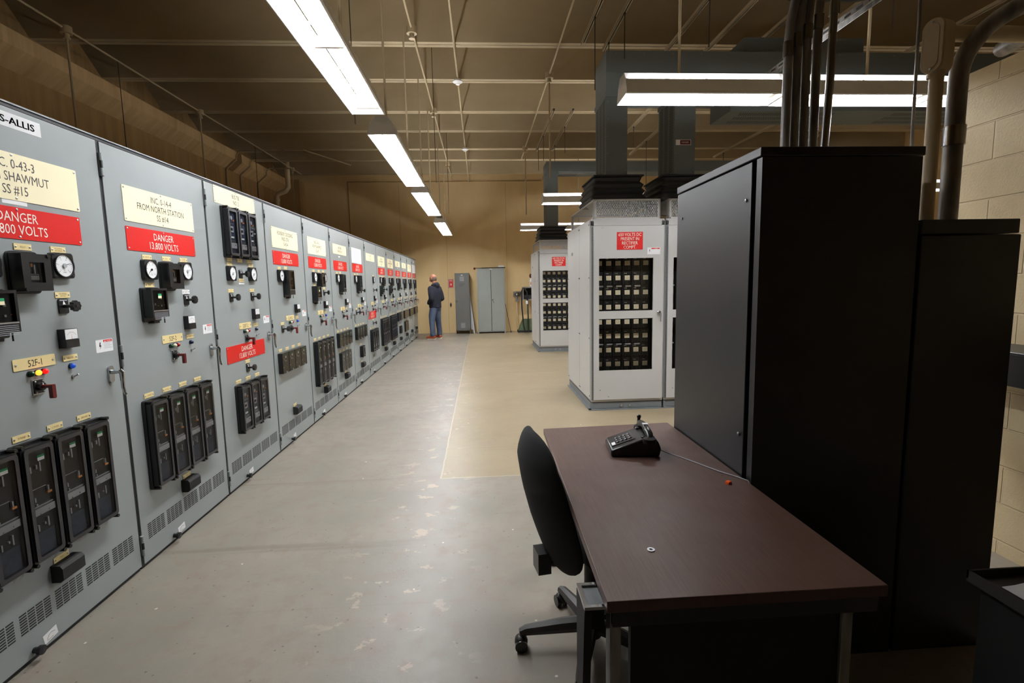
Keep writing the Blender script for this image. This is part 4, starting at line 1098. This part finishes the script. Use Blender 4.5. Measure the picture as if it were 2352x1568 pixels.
# ---------------------------------------------------------------- desk and what is on it
r = thing('desk', 'dark mahogany desk in the right foreground with a black modesty panel', 'desk', (0, 0, 0))
mb = MB(); mb.prism([(.283, 1.104), (.990, 1.104), (.990, 2.583), (.313, 2.553)], (0, 0, .71), (1, 0, 0), (0, 1, 0), (0, 0, .03), 'desk')
ob('desktop', mb, r, bevel=.002)
ob('end_panel', MB().box(.355, .93, 1.15, 1.17, .03, .70, 'blackm'), r)
ob('apron', MB().box(.300, .975, 1.115, 1.135, .665, .709, 'cabblack'), r)
for x, y in ((.300, 1.14), (.905, 1.14), (.335, 2.50), (.905, 2.50)):
    ob('leg', MB().box(x, x + .028, y, y + .045, .0, .709, 'steel'), r, bevel=.003)
mb = MB(); mb.frame((.236, 1.142, .694), (1, 0, 0), (0, 1, 0), (0, 0, .008), .062, .104, .011, 'steelb'); mb.box(.247, .287, 1.153, 1.235, .692, .696, 'basegrey')
ob('pull_frame', mb, r)
mb = MB(); mb.prism([(1.142, .69), (1.245, .69), (1.245, .30), (1.19, .30)], (.236, 0, 0), (0, 1, 0), (0, 0, 1), (.02, 0, 0), 'blackm')
mb.box(.256, .300, 1.20, 1.245, .60, .69, 'blackm')
ob('side_bracket', mb, r)
# telephone: wedge body, key pad, cradle, handset
TP = thing('telephone', 'black push-button desk telephone on the mahogany desk', 'telephone', (.665, 2.165, .74), (0, 0, math.radians(-86)))
mb = MB()     # local x = back-to-front axis of the phone, -x is the key pad end after rotation
prof = [(-.105, 0), (.105, 0), (.112, .035), (.098, .070), (.055, .086), (.020, .075), (-.105, .030)]
def yprism(mb, prof, w, m, y0=None):
    mb.prism(prof, (0, (-w / 2 if y0 is None else y0), 0), (1, 0, 0), (0, 0, 1), (0, w, 0), m)
TP.rotation_euler = (0, 0, math.radians(-6))
yprism(mb, prof, .185, 'black'); ob('phone_body', mb, TP, bevel=.008)
mb = MB(); a = math.atan2(.045, .125)
R = Matrix.Rotation(-a, 3, 'Y')
def padbox(mb, u0, u1, y0, y1, h0, h1, m):
    O = Vector((-.105, 0, .030)); vs = [O + R @ Vector(p) for p in [(u0, y0, h0), (u1, y0, h0), (u1, y1, h0), (u0, y1, h0), (u0, y0, h1), (u1, y0, h1), (u1, y1, h1), (u0, y1, h1)]]
    mb.add(vs, [(0, 3, 2, 1), (4, 5, 6, 7), (0, 1, 5, 4), (1, 2, 6, 5), (2, 3, 7, 6), (3, 0, 4, 7)], m)
padbox(mb, .010, .118, -.052, .052, 0, .0025, 'frame'); padbox(mb, .014, .030, -.046, -.012, .0025, .0035, 'paper'); ob('key_panel', mb, TP)
for i in range(4):
    for j in range(3):
        mb = MB(); padbox(mb, .038 + i * .019, .050 + i * .019, -.032 + j * .024, -.016 + j * .024, .0025, .006, 'black'); padbox(mb, .0385 + i * .019, .0435 + i * .019, -.031 + j * .024, -.017 + j * .024, .006, .0064, 'strip'); ob('key', mb, TP)
mb = MB(); mb.box(.030, .085, -.080, -.055, .060, .088, 'black').box(.030, .085, .055, .080, .060, .088, 'black'); ob('cradle', mb, TP, bevel=.005)
mb = MB(); mb.tube([(.058, -.105, .080), (.058, -.085, .100), (.058, -.05, .109), (.058, 0, .112), (.058, .05, .109), (.058, .085, .100), (.058, .105, .080)], [.014, .018, .015, .014, .015, .018, .014], 10, 'black')
for y in (-.100, .100): mb.lathe([(.012, .016), (.028, .008), (.030, -.012), (.026, -.018), (0, -.018)], (.058, y, .078), (0, 0, 1), 16, 'black')
mb.box(.046, .070, -.024, .0, .1258, .127, 'paper'); hs = ob('handset', mb, TP)
mb = MB(); mb.tube([(.058, .118, .080), (.058, .126, .092), (.058, .124, .110), (.058, .120, .120)], [.007, .008, .007, .009], 8, 'black'); mb.sphere((.058, .120, .124), .010, 'black'); ob('shoulder_knob', mb, hs)
mb = MB(); mb.tube([(.775, 2.125, .757), (.80, 2.11, .745), (.845, 2.045, .7425), (.885, 1.965, .7425), (.93, 1.87, .7425), (.975, 1.80, .7425), (.992, 1.765, .7425), (.996, 1.74, .72)], .0022, 6, 'strip')
tag(ob('phone_cord', mb), 'thin grey cord running from the telephone across the desk to the cabinet', 'cord')
M['orange'] = mat('bright_orange_plastic', (250, 96, 20), 0.45)
mb = MB(); mb.prism([(-.011, 0), (.010, 0), (.009, .009), (-.004, .011), (-.010, .008)], (0, -.007, 0), (1, 0, 0), (0, 0, 1), (0, .014, 0), 'orange')
tag(ob('orange_connector', mb, None, (.910, 1.752, .7402), (0, 0, .5)), 'small bright orange plastic piece on the desk near the cord', 'connector')
tag(ob('steel_washer', MB().lathe([(.005, 0), (.011, 0), (.011, .0025), (.005, .0025), (.005, 0)], (0, 0, 0), (0, 0, 1), 18, 'screw'), None, (.465, 1.322, .7402)), 'flat metal washer lying on the near half of the desk', 'washer')
tag(ob('small_screw', MB().lathe([(.0, 0), (.003, 0), (.003, .003), (0, .004)], (0, 0, 0), (0, 0, 1), 8, 'screw'), None, (.924, 1.834, .7402)), 'tiny bright screw on the desk beside the orange piece', 'screw')

# ---------------------------------------------------------------- office chair
CH = thing('office_chair', 'black fabric swivel chair tucked against the left side of the desk', 'chair', (.42, 1.90, 0), (0, 0, math.radians(9)))
def back_shell():
    mb = MB(); nu, nv = 18, 24; F = []; Bk = []
    K = ((.38, -.140), (.48, -.172), (.60, -.210), (.72, -.240), (.84, -.258), (.98, -.236))
    for j in range(nv + 1):
        t = j / nv; tt = .5 - .5 * math.cos(PI * t); z = .385 + .560 * tt
        for (za, xa), (zb, xb) in zip(K, K[1:]):
            if z <= zb + 1e-6 or zb == .98: xc = xa + (xb - xa) * (z - za) / (zb - za); break
        half = .232 * max(.02, 1 - abs(2 * tt - 1) ** 3.4) ** .42 * (1 - .16 * max(0, tt - .5))
        for i in range(nu + 1):
            s = -math.cos(PI * i / nu); y = half * s; curve = .070 * (y / .232) ** 2
            edge = math.sqrt(max(0, 1 - abs(s) ** 3.5)) * math.sqrt(max(0, 1 - abs(2 * tt - 1) ** 5))
            F.append((xc + curve + .036 * edge, y, z)); Bk.append((xc + curve - .034 * edge, y, z))
    n = nu + 1; N = len(F); fs = []
    for j in range(nv):
        for i in range(nu):
            a = j * n + i; fs.append((a, a + 1, a + n + 1, a + n)); fs.append((N + a, N + a + n, N + a + n + 1, N + a + 1))
    return mb.add(F + Bk, fs, 'fabric')
bk = ob('backrest', back_shell(), CH); bk.data.polygons.foreach_set('use_smooth', [True] * len(bk.data.polygons))
ob('seat', MB().prism(rrect(.47, .47, .10, 5, .16, 0), (0, 0, .43), (1, 0, 0), (0, 1, 0), (0, 0, .07), 'fabric'), CH, bevel=.02)
mb = MB(); mb.tube([(.02, 0, .395), (-.12, 0, .385), (-.19, 0, .41), (-.20, 0, .44)], [.02, .022, .020, .012], 8, 'plast'); mb.box(-.232, -.180, -.04, .04, .37, .455, 'black'); ob('back_bracket', mb, CH)
ob('gas_column', MB().cyl((0, 0, .10), (0, 0, .43), .028, n=14, m='plast').cyl((0, 0, .06), (0, 0, .14), .045, n=14, m='plast'), CH)
for a in (178, 106, 250, 322, 34):
    a = math.radians(a - 9); c, s = math.cos(a), math.sin(a)
    mb = MB(); mb.tube([(.03 * c, .03 * s, .105), (.12 * c, .12 * s, .100), (.27 * c, .27 * s, .084), (.292 * c, .292 * s, .074)], [.032, .030, .021, .018], 8, 'plast'); leg = ob('leg', mb, CH)
    mb = MB(); e = (.29 * c, .29 * s)
    for q in (-.018, .018): mb.cyl((e[0] - s * q - s * .009, e[1] + c * q + c * .009, .026), (e[0] - s * q + s * .009, e[1] + c * q - c * .009, .026), .026, n=14, m='black')
    mb.cyl((e[0], e[1], .03), (e[0], e[1], .082), .008, n=8, m='steel'); mb.sphere((e[0], e[1], .036), .028, 'plast', 10, 6); ob('caster', mb, leg)

# side stand with paper, lower right
r = thing('paper_tray', 'grey tray holding a curled white sheet at the right edge of the picture', 'tray', (1.47, 1.02, 0))
mb = MB(); mb.box(0, .42, .0, .34, .565, .575, 'plast').box(0, .006, 0, .34, .575, .60, 'plast').box(0, .42, .334, .34, .575, .60, 'plast'); ob('tray', mb, r, rot=(0, 0, 0))
ob('pedestal', MB().box(.03, .40, .02, .32, .0, .565, 'blackm'), r)
mb = MB(); vs = []
for i in range(9):
    for j in range(2): vs.append((.05 + .32 * i / 8, .03 + .25 * j, .578 + .020 * math.sin(PI * i / 8) ** 2))
fs = [(2 * i, 2 * i + 2, 2 * i + 3, 2 * i + 1) for i in range(8)]
top = [(v[0], v[1], v[2] + .001) for v in vs]; mb.add(vs, [f[::-1] for f in fs], 'paper'); mb.add(top, fs, 'paper')
tag(ob('paper_sheet', mb, None, (1.47, 1.02, 0)), 'curled white sheet of paper in the grey tray at lower right', 'paper')

# ---------------------------------------------------------------- things along the far wall
FY = 15.45
r = thing('steel_locker', 'narrow dark grey steel locker with louvres against the far wall', 'locker', (-.765, FY, 0))
W, H = .435, 1.855
ob('locker_body', MB().box(0, W, .012, .42, .11, H, 'locker').box(0, .02, .0, .012, 0, H, 'locker').box(W - .02, W, 0, .012, 0, H, 'locker').box(0, W, 0, .012, H - .025, H, 'locker').box(0, W, 0, .012, .10, .125, 'locker').box(0, .02, .012, .40, 0, .11, 'locker').box(W - .02, W, .012, .40, 0, .11, 'locker'), r)
mb = MB(); mb.box(.024, W - .024, -.006, .010, .13, H - .03, 'locker')
d = ob('door', mb, r)
mb = MB()
for k in range(7): mb.box(.15, .28, -.012, -.006, H - .12 - k * .024, H - .108 - k * .024, 'strip' if k < 6 else 'locker')
for k in range(6): mb.box(.15, .28, -.012, -.006, .19 + k * .026, .202 + k * .026, 'strip')
for k in range(3): mb.box(.13, .30 - .03 * k, -.0065, -.006, H - .33 - k * .03, H - .322 - k * .03, 'ink')
ob('louvre', mb, d); ob('number_plate', MB().box(.19, .245, -.010, -.006, H - .075, H - .05, 'paper'), d)
ob('latch', MB().box(.034, .060, -.022, -.006, .98, 1.04, 'chrome'), d)
r = thing('storage_cabinet', 'wide sage grey two-door storage cabinet against the far wall', 'cabinet', (-.09, FY, 0))
W, H = .85, 1.98
ob('cabinet_body', MB().box(0, W, .0, .44, .04, H, 'cabgrey').box(0, .03, .0, .44, 0, .04, 'cabgrey').box(W - .03, W, .0, .44, 0, .04, 'cabgrey').box(.03, W - .03, .02, .44, .03, .04, 'dkgrey'), r)
for i, (a, b) in enumerate(((.035, .418), (.432, W - .035))):
    dd = ob('door', MB().box(a, b, -.014, .0, .06, H - .03, 'cabgrey'), r, bevel=.003)
    if i: ob('door_handle', MB().box(a + .02, a + .05, -.03, -.014, 1.00, 1.05, 'chrome').tube([(a + .035, -.03, 1.02), (a + .05, -.04, .98), (a + .075, -.04, .93)], .009, 8, 'steel'), dd)
ob('door_gap', MB().box(.418, .432, -.008, 0, .06, H - .03, 'dkgrey'), r); ob('number_plate', MB().box(.39, .46, -.016, -.014, H - .032, H - .015, 'paper'), r)
mb = MB(); mb.tube([(-.06, .06, 2.0), (.2, .07, 2.0), (.86, .06, 2.0)], .010, 8, 'blackm'); mb.tube([(.15, .12, 2.0), (.5, .12, 2.005), (.88, .10, 2.0)], .014, 8, 'blackm')
tag(ob('black_rods', mb, None, (-.09, FY, 0)), 'bundle of thin black rods lying on top of the wide cabinet', 'rods')
tag(ob('rod_grip', MB().sphere((0, 0, 0), .035, 'redbr', 10, 8, (1, .8, 1.1)), None, (-.155, FY + .06, 1.985)), 'dark red grip overhanging the left end of the wide cabinet', 'grip')
mb = MB(); mb.prism(rrect(.18, .11, .03, 4), (0, 0, 0), (1, 0, 0), (0, 1, 0), (0, 0, .05), 'paper'); tag(ob('white_box', mb, None, (.655, FY + .10, 2.015), (0, 0, 0), bevel=.01), 'small white object on top of the wide cabinet', 'box')
tag(ob('leaning_bar', MB().box(-.022, .022, -.012, .012, 0, 1.27, 'strip'), None, (-.21, FY + .05, .0), (-.15, -.11, 0)), 'longer of two grey metal bars leaning beside the locker', 'bar', 'leaning metal bars')
tag(ob('leaning_bar', MB().box(-.022, .022, -.012, .012, 0, 1.12, 'strip'), None, (-.28, FY + .10, .12), (-.15, -.05, 0)), 'shorter of two grey metal bars leaning beside the locker', 'bar', 'leaning metal bars')
tag(ob('leaning_rod', MB().cyl((0, 0, 0), (-.15, .38, .90), .008, n=8, m='wire').cyl((0, 0, 0), (-.006, .014, .05), .017, n=8, m='blackm'), None, (.925, FY + .04, 0)), 'thin dark rod leaning at the right side of the wide cabinet', 'rod')
# fire extinguisher sign
r = thing('fire_sign', 'red FIRE sign with a white arrow and striped border on the far wall', 'sign', (-.905, YF - .006, 1.55))
mb = MB(); mb.box(-.085, .085, -.004, .004, -.14, .14, 'white')
n = 14
for side in range(4):
    for k in range(n):
        t = -.14 + .28 * k / n; q = .28 / n * .5
        if side < 2: x = -.085 if side == 0 else .069; mb.add([(x, -.0045, t), (x + .016, -.0045, t + q * .6), (x + .016, -.0045, t + q * 1.6), (x, -.0045, t + q)], [(0, 1, 2, 3)], 'redbr')
        else:
            t2 = t * .6; z = -.14 if side == 2 else .124; mb.add([(t2, -.0045, z), (t2 + q * .6, -.0045, z), (t2 + q * 1.0, -.0045, z + .016), (t2 + q * .4, -.0045, z + .016)], [(0, 1, 2, 3)], 'redbr')
mb.box(-.066, .066, -.0055, -.004, -.122, .122, 'red'); ob('sign_plate', mb, r)
mb = MB(); put_text(mb, 'FIRE', (0, -.006, .085), (1, 0, 0), (0, 0, 1), .045, .115, 'white'); mb.prism([(-.014, .01), (.014, .01), (.014, -.03), (.036, -.03), (0, -.075), (-.036, -.03), (-.014, -.03)], (0, -.0055, 0), (1, 0, 0), (0, 0, 1), (0, -.001, 0), 'white')
ob('lettering', mb, r)
r = thing('wall_receptacle', 'small dark outlet on the far wall between the person and the locker', 'outlet', (-.93, YF, .90)); ob('socket_body', MB().box(-.022, .022, -.05, 0, -.05, .03, 'blackm').box(-.014, .014, -.056, -.04, .02, .055, 'steel'), r)
r = thing('industrial_receptacle', 'round grey industrial receptacle on a tan conduit at the far wall', 'outlet', (1.155, YF - .05, 0))
ob('receptacle_body', MB().box(-.11, .11, -.01, .05, 1.10, 1.26, 'steel').lathe([(.085, 0), (.085, .07), (.065, .09), (.065, .05)], (0, -.01, 1.19), (0, -1, -.25), 18, 'steel').box(-.05, .05, -.06, 0, .95, 1.10, 'steel'), r)
ob('hinged_cap', MB().lathe([(.0, .10), (.045, .095), (.05, .06)], (0, -.01, 1.19), (0, -1, -.25), 16, 'chrome').tube([(0, -.10, 1.14), (0, -.11, 1.08), (0, -.09, 1.02)], .016, 8, 'chrome'), r)
ob('conduit', MB().tube([(0, 0, .95), (0, 0, .3), (.03, 0, .2), (.03, 0, .0)], .022, 10, 'beige').lathe([(.04, 0), (.04, .05), (.022, .06)], (.03, 0, 0), (0, 0, 1), 10, 'basegrey'), r)
# wheeled welder with a shelf: only its left half shows past the cabinets
r = thing('shelf_cart', 'dark steel frame with an open black shelf box beside the far rectifier', 'cart', (1.30, 15.35, 0))
ob('shelf_box', MB().box(.03, .75, 0, .012, 1.37, 1.40, 'steel').box(.0, .03, 0, .30, 1.00, 1.40, 'steel').box(.03, .75, 0, .30, 1.0, 1.02, 'steel').box(.03, .75, .28, .30, 1.02, 1.40, 'blackm').box(.03, .75, 0, .30, 1.36, 1.37, 'blackm').box(.06, .6, .04, .2, 1.02, 1.14, 'frame'), r)
for x in (.14, .64): ob('leg', MB().box(x, x + .03, .02, .05, 0, 1.0, 'steel'), r)
mb = MB(); mb.tube([(.10, -.03, 1.40), (.0, -.04, 1.42), (-.05, -.04, 1.30), (-.04, -.04, .8), (.0, -.05, .3), (.05, -.06, .06)], .022, 8, 'rubber'); mb.tube([(.02, -.03, 1.42), (.12, -.04, 1.30), (.14, -.04, .9), (.15, -.05, .06)], .020, 8, 'rubber')
tag(ob('black_hose', mb, None, (1.30, 15.30, -.05)), 'black hoses looped over the shelf cart and hanging to the floor', 'hose')
tag(ob('white_tag', MB().box(-.03, .03, -.004, .0, -.05, .05, 'paper'), None, (1.41, 15.24, .93)), 'small white tag hanging on the black hoses', 'tag')
M['greenp'] = mat('drab_green_paint', (88, 104, 72), 0.6, var=.3, vscale=20)
tag(ob('green_crate', MB().prism([(0, .06), (.8, .06), (.8, .40), (.14, .40)], (0, 0, 0), (1, 0, 0), (0, 0, 1), (0, .30, 0), 'greenp').box(-.02, .85, -.02, .32, .0, .06, 'blackm'), None, (1.16, 15.42, 0)), 'drab green machine on a black skid low beside the cart', 'crate')
mb = MB(); mb.lathe([(.0, 0), (.034, 0), (.034, .20), (.012, .25), (.012, .28), (0, .285)], (0, 0, 0), (0, 0, 1), 14, 'paper'); mb.box(-.02, .03, -.035, .035, .06, .14, 'orange_s'); mb.sphere((0, 0, .33), .045, 'redbr', 10, 8, (1, .8, 1.5)); tag(ob('spray_bottle', mb, None, (1.56, 15.45, 1.402)), 'white bottle with a red sprayer top standing on the shelf cart', 'bottle')

# ---------------------------------------------------------------- the person at the end of the aisle
M['skin'] = mat('skin', (184, 118, 94), 0.55)
M['navy'] = mat('navy_sweatshirt', (8, 10, 28), 0.85, bump=.3, bscale=60)
M['jeans'] = mat('blue_jeans', (42, 52, 74), 0.8, c2=(74, 86, 108), vscale=7, bump=.4, bscale=40, vsc3=(1, 1, .4))
M['boot'] = mat('red_brown_leather', (158, 68, 36), 0.5)
M['sole'] = mat('pale_rubber_sole', (196, 182, 160), 0.6)
M['hair'] = mat('cropped_grey_hair', (98, 78, 66), 0.9, bump=.6, bscale=300)
PM = Matrix.Rotation(math.radians(148), 3, 'Z')     # local +x is the way the body faces
def cone_chain(mb, pts, rs, m, flat=None):
    for i in range(len(pts) - 1):
        a, b = Vector(pts[i]), Vector(pts[i + 1])
        mb.cyl(a, b, rs[i], rs[i + 1], 14, m)
    for p, r_ in zip(pts, rs): mb.sphere(p, r_, m, 14, 10)
def remesh(o, v, it=6):
    r_ = o.modifiers.new('remesh', 'REMESH'); r_.mode = 'VOXEL'; r_.voxel_size = v; r_.use_smooth_shade = True
    s_ = o.modifiers.new('smooth', 'SMOOTH'); s_.iterations = it; s_.factor = .5
def body():
    mb = MB(); m = 'skin'
    # head tipped back, looking up; local +x forward, +y left side
    hc = Vector((.030, 0, 1.700)); tilt = Matrix.Rotation(math.radians(-20), 3, 'Y')
    H = lambda x, y, z: hc + tilt @ Vector((x, y, z))
    mb.sphere(hc, .1, m, 20, 14, (1.0, .80, 1.12), tilt)
    mb.sphere(H(.028, 0, -.055), .075, m, 16, 10, (.85, .78, .95), tilt)       # jaw
    mb.sphere(H(.078, 0, -.100), .024, m, 10, 8)                                # chin
    mb.cyl(H(.094, 0, .012), H(.116, 0, -.030), .007, .013, 8, m); mb.sphere(H(.114, 0, -.030), .015, m, 10, 8)   # nose
    mb.sphere(H(.088, 0, -.062), .020, m, 10, 6, (.7, 1.2, .55), tilt)          # mouth
    mb.sphere(H(.082, 0, .030), .045, m, 10, 8, (.5, 1.25, .35), tilt)          # brow
    for s in (-1, 1):
        mb.sphere(H(-.002, s * .082, -.015), .032, m, 10, 8, (.62, .30, 1.0), tilt)
        mb.sphere(H(.070, s * .038, -.030), .030, m, 8, 6, (.7, .8, .8), tilt)   # cheek
    cone_chain(mb, [(-.02, 0, 1.45), (-.01, 0, 1.55), (.0, 0, 1.63)], [.075, .062, .060], m)
    # torso
    for x, z, a, b in ((0, 1.40, .10, .17), (0, 1.28, .12, .175), (.0, 1.14, .115, .155), (.0, 1.0, .110, .150), (-.01, .92, .105, .145)):
        mb.sphere((x, 0, z), 1, m, 18, 12, (a, b, .12))
    for s in (-1, 1):
        cone_chain(mb, [(-.01, s * .185, 1.40), (-.065, s * .235, 1.13), (.10, s * .150, 1.02)], [.058, .045, .032], m)
        # hand in front at the waist: palm, four curled fingers, thumb
        w_ = Vector((.115, s * .135, 1.01)); mb.sphere(w_ + Vector((.03, -s * .03, -.01)), .036, m, 12, 8, (1.1, 1.0, .55))
        for k in range(4):
            o = Vector((.012 * (k - 1.5) + .05, 0, .014 * (1.5 - k)))
            L = (.026, .030, .028, .022)[k]
            p = [w_ + o + Vector((0, -s * .05, 0)), w_ + o + Vector((.004, -s * (.05 + L), -.004)), w_ + o + Vector((-.012, -s * (.058 + L * 1.4), -.010))]
            cone_chain(mb, p, [.009, .0085, .0075], m)
        cone_chain(mb, [w_ + Vector((.01, -s * .015, .02)), w_ + Vector((.03, -s * .035, .040)), w_ + Vector((.045, -s * .055, .042))], [.011, .010, .008], m)
    # legs
    cone_chain(mb, [(-.01, .10, .93), (.0, .145, .50), (-.015, .150, .10)], [.070, .055, .040], m)
    cone_chain(mb, [(-.01, -.10, .93), (.01, -.135, .50), (-.01, -.150, .10)], [.070, .055, .040], m)
    for s, fa in ((1, 12), (-1, -14)):
        c, n_ = math.cos(math.radians(fa)), math.sin(math.radians(fa))
        cone_chain(mb, [(-.04, s * .150, .055), (.06 * c, s * .150 + .06 * n_, .05), (.14 * c, s * .150 + .14 * n_, .045)], [.035, .035, .030], m)
    return mb
P = ob('person', body(), None, (-1.275, 14.20, .0), (0, 0, math.radians(148)))
tag(P, 'person in a navy hoodie and jeans standing at the aisle end, looking up', 'person')
remesh(P, .008)
mb = MB(); m = 'navy'
TR = ((.868, .150, .180), (.90, .160, .190), (.96, .158, .186), (1.06, .162, .192), (1.18, .165, .205), (1.30, .160, .218), (1.38, .140, .212), (1.44, .110, .170), (1.49, .08, .10))
vs = []; nn = 28
for z, a, b in TR:
    for k in range(nn):
        t = 2 * PI * k / nn; w_ = 1 + .018 * math.sin(5 * t + z * 22) + .012 * math.sin(3 * t - z * 35)
        vs.append((-.008 + a * w_ * math.cos(t), b * w_ * math.sin(t), z))
fs = [(j * nn + k, j * nn + (k + 1) % nn, (j + 1) * nn + (k + 1) % nn, (j + 1) * nn + k) for j in range(len(TR) - 1) for k in range(nn)]
fs += [tuple(range(nn))[::-1], tuple(range((len(TR) - 1) * nn, len(TR) * nn))]
mb.add(vs, fs, m)
for s in (-1, 1):
    cone_chain(mb, [(-.01, s * .175, 1.405), (-.045, s * .225, 1.27), (-.075, s * .245, 1.13)], [.088, .078, .066], m)
    cone_chain(mb, [(-.075, s * .245, 1.13), (.03, s * .205, 1.06), (.115, s * .140, 1.01)], [.066, .058, .044], m)
# hood and collar
for k in range(14):
    a = 2 * PI * k / 14; mb.sphere((-.025 + .072 * math.cos(a), .085 * math.sin(a), 1.515 + .035 * -math.cos(a)), .040, m, 10, 8)
mb.sphere((-.105, 0, 1.50), .075, m, 14, 10, (.75, 1.25, 1.0))
sw = ob('sweatshirt', mb, P); remesh(sw, .009, 5)
mb = MB(); m = 'jeans'
mb.sphere((-.012, 0, .88), 1, m, 20, 12, (.142, .176, .10)); mb.sphere((-.03, .08, .86), .10, m, 14, 10); mb.sphere((-.03, -.08, .86), .10, m, 14, 10)
cone_chain(mb, [(-.005, .088, .84), (.012, .128, .66), (.008, .150, .48), (-.005, .152, .28), (-.010, .152, .135)], [.108, .098, .080, .074, .072], m)
cone_chain(mb, [(-.005, -.088, .84), (.012, -.118, .66), (.008, -.135, .48), (-.005, -.150, .28), (-.010, -.152, .135)], [.108, .098, .080, .074, .072], m)
for s in (-1, 1):
    for z, r_ in ((.12, .078), (.16, .080), (.20, .076)): mb.sphere((-.008, s * .152, z), r_, m, 14, 8, (1, 1, .35))
je = ob('jeans', mb, P); remesh(je, .009, 3)
for s, fa in ((1, 12), (-1, -14)):
    mb = MB(); R_ = Matrix.Rotation(math.radians(fa), 3, 'Z')
    q = lambda x, y, z: Vector((0, s * .152, 0)) + R_ @ Vector((x, y, z))
    cone_chain(mb, [q(-.045, 0, .062), q(.05, 0, .060), q(.14, 0, .052)], [.044, .044, .040], 'boot'); mb.sphere(q(-.01, 0, .09), .055, 'boot', 12, 8, (1.1, .9, .9)); mb.sphere(q(.15, 0, .05), .043, 'boot', 12, 8, (1.2, 1.05, .75))
    sh = ob('shoe', mb, P); remesh(sh, .006, 3)
    mb = MB(); P2 = [(q(x, y, 0).x, q(x, y, 0).y) for x, y in ((-.095, -.02), (-.07, -.042), (.0, -.040), (.10, -.048), (.17, -.042), (.205, -.010), (.205, .012), (.17, .042), (.10, .048), (.0, .040), (-.07, .042), (-.095, .02))]
    mb.prism(P2, (0, 0, .001), (1, 0, 0), (0, 1, 0), (0, 0, .026), 'sole'); ob('sole', mb, sh)
mb = MB(); tilt = Matrix.Rotation(math.radians(-20), 3, 'Y'); hc = Vector((.030, 0, 1.700))
vs = []; n, k_ = 24, 10
mb.sphere(hc + tilt @ Vector((-.024, 0, -.012)), .1, 'hair', 24, 14, (.90, .835, 1.04), tilt)
ha = ob('hair', mb, P)

r = thing('wall_trough', 'black metal trough on the block wall at the right edge of the picture', 'electrical box', (2.44, 1.2, 0))
ob('trough_body', MB().box(0, .31, 0, 1.5, .98, 1.14, 'cabblack'), r, bevel=.004)
ob('trough_cover', MB().box(-.008, 0, .02, 1.48, .99, 1.13, 'cabblack'), r)
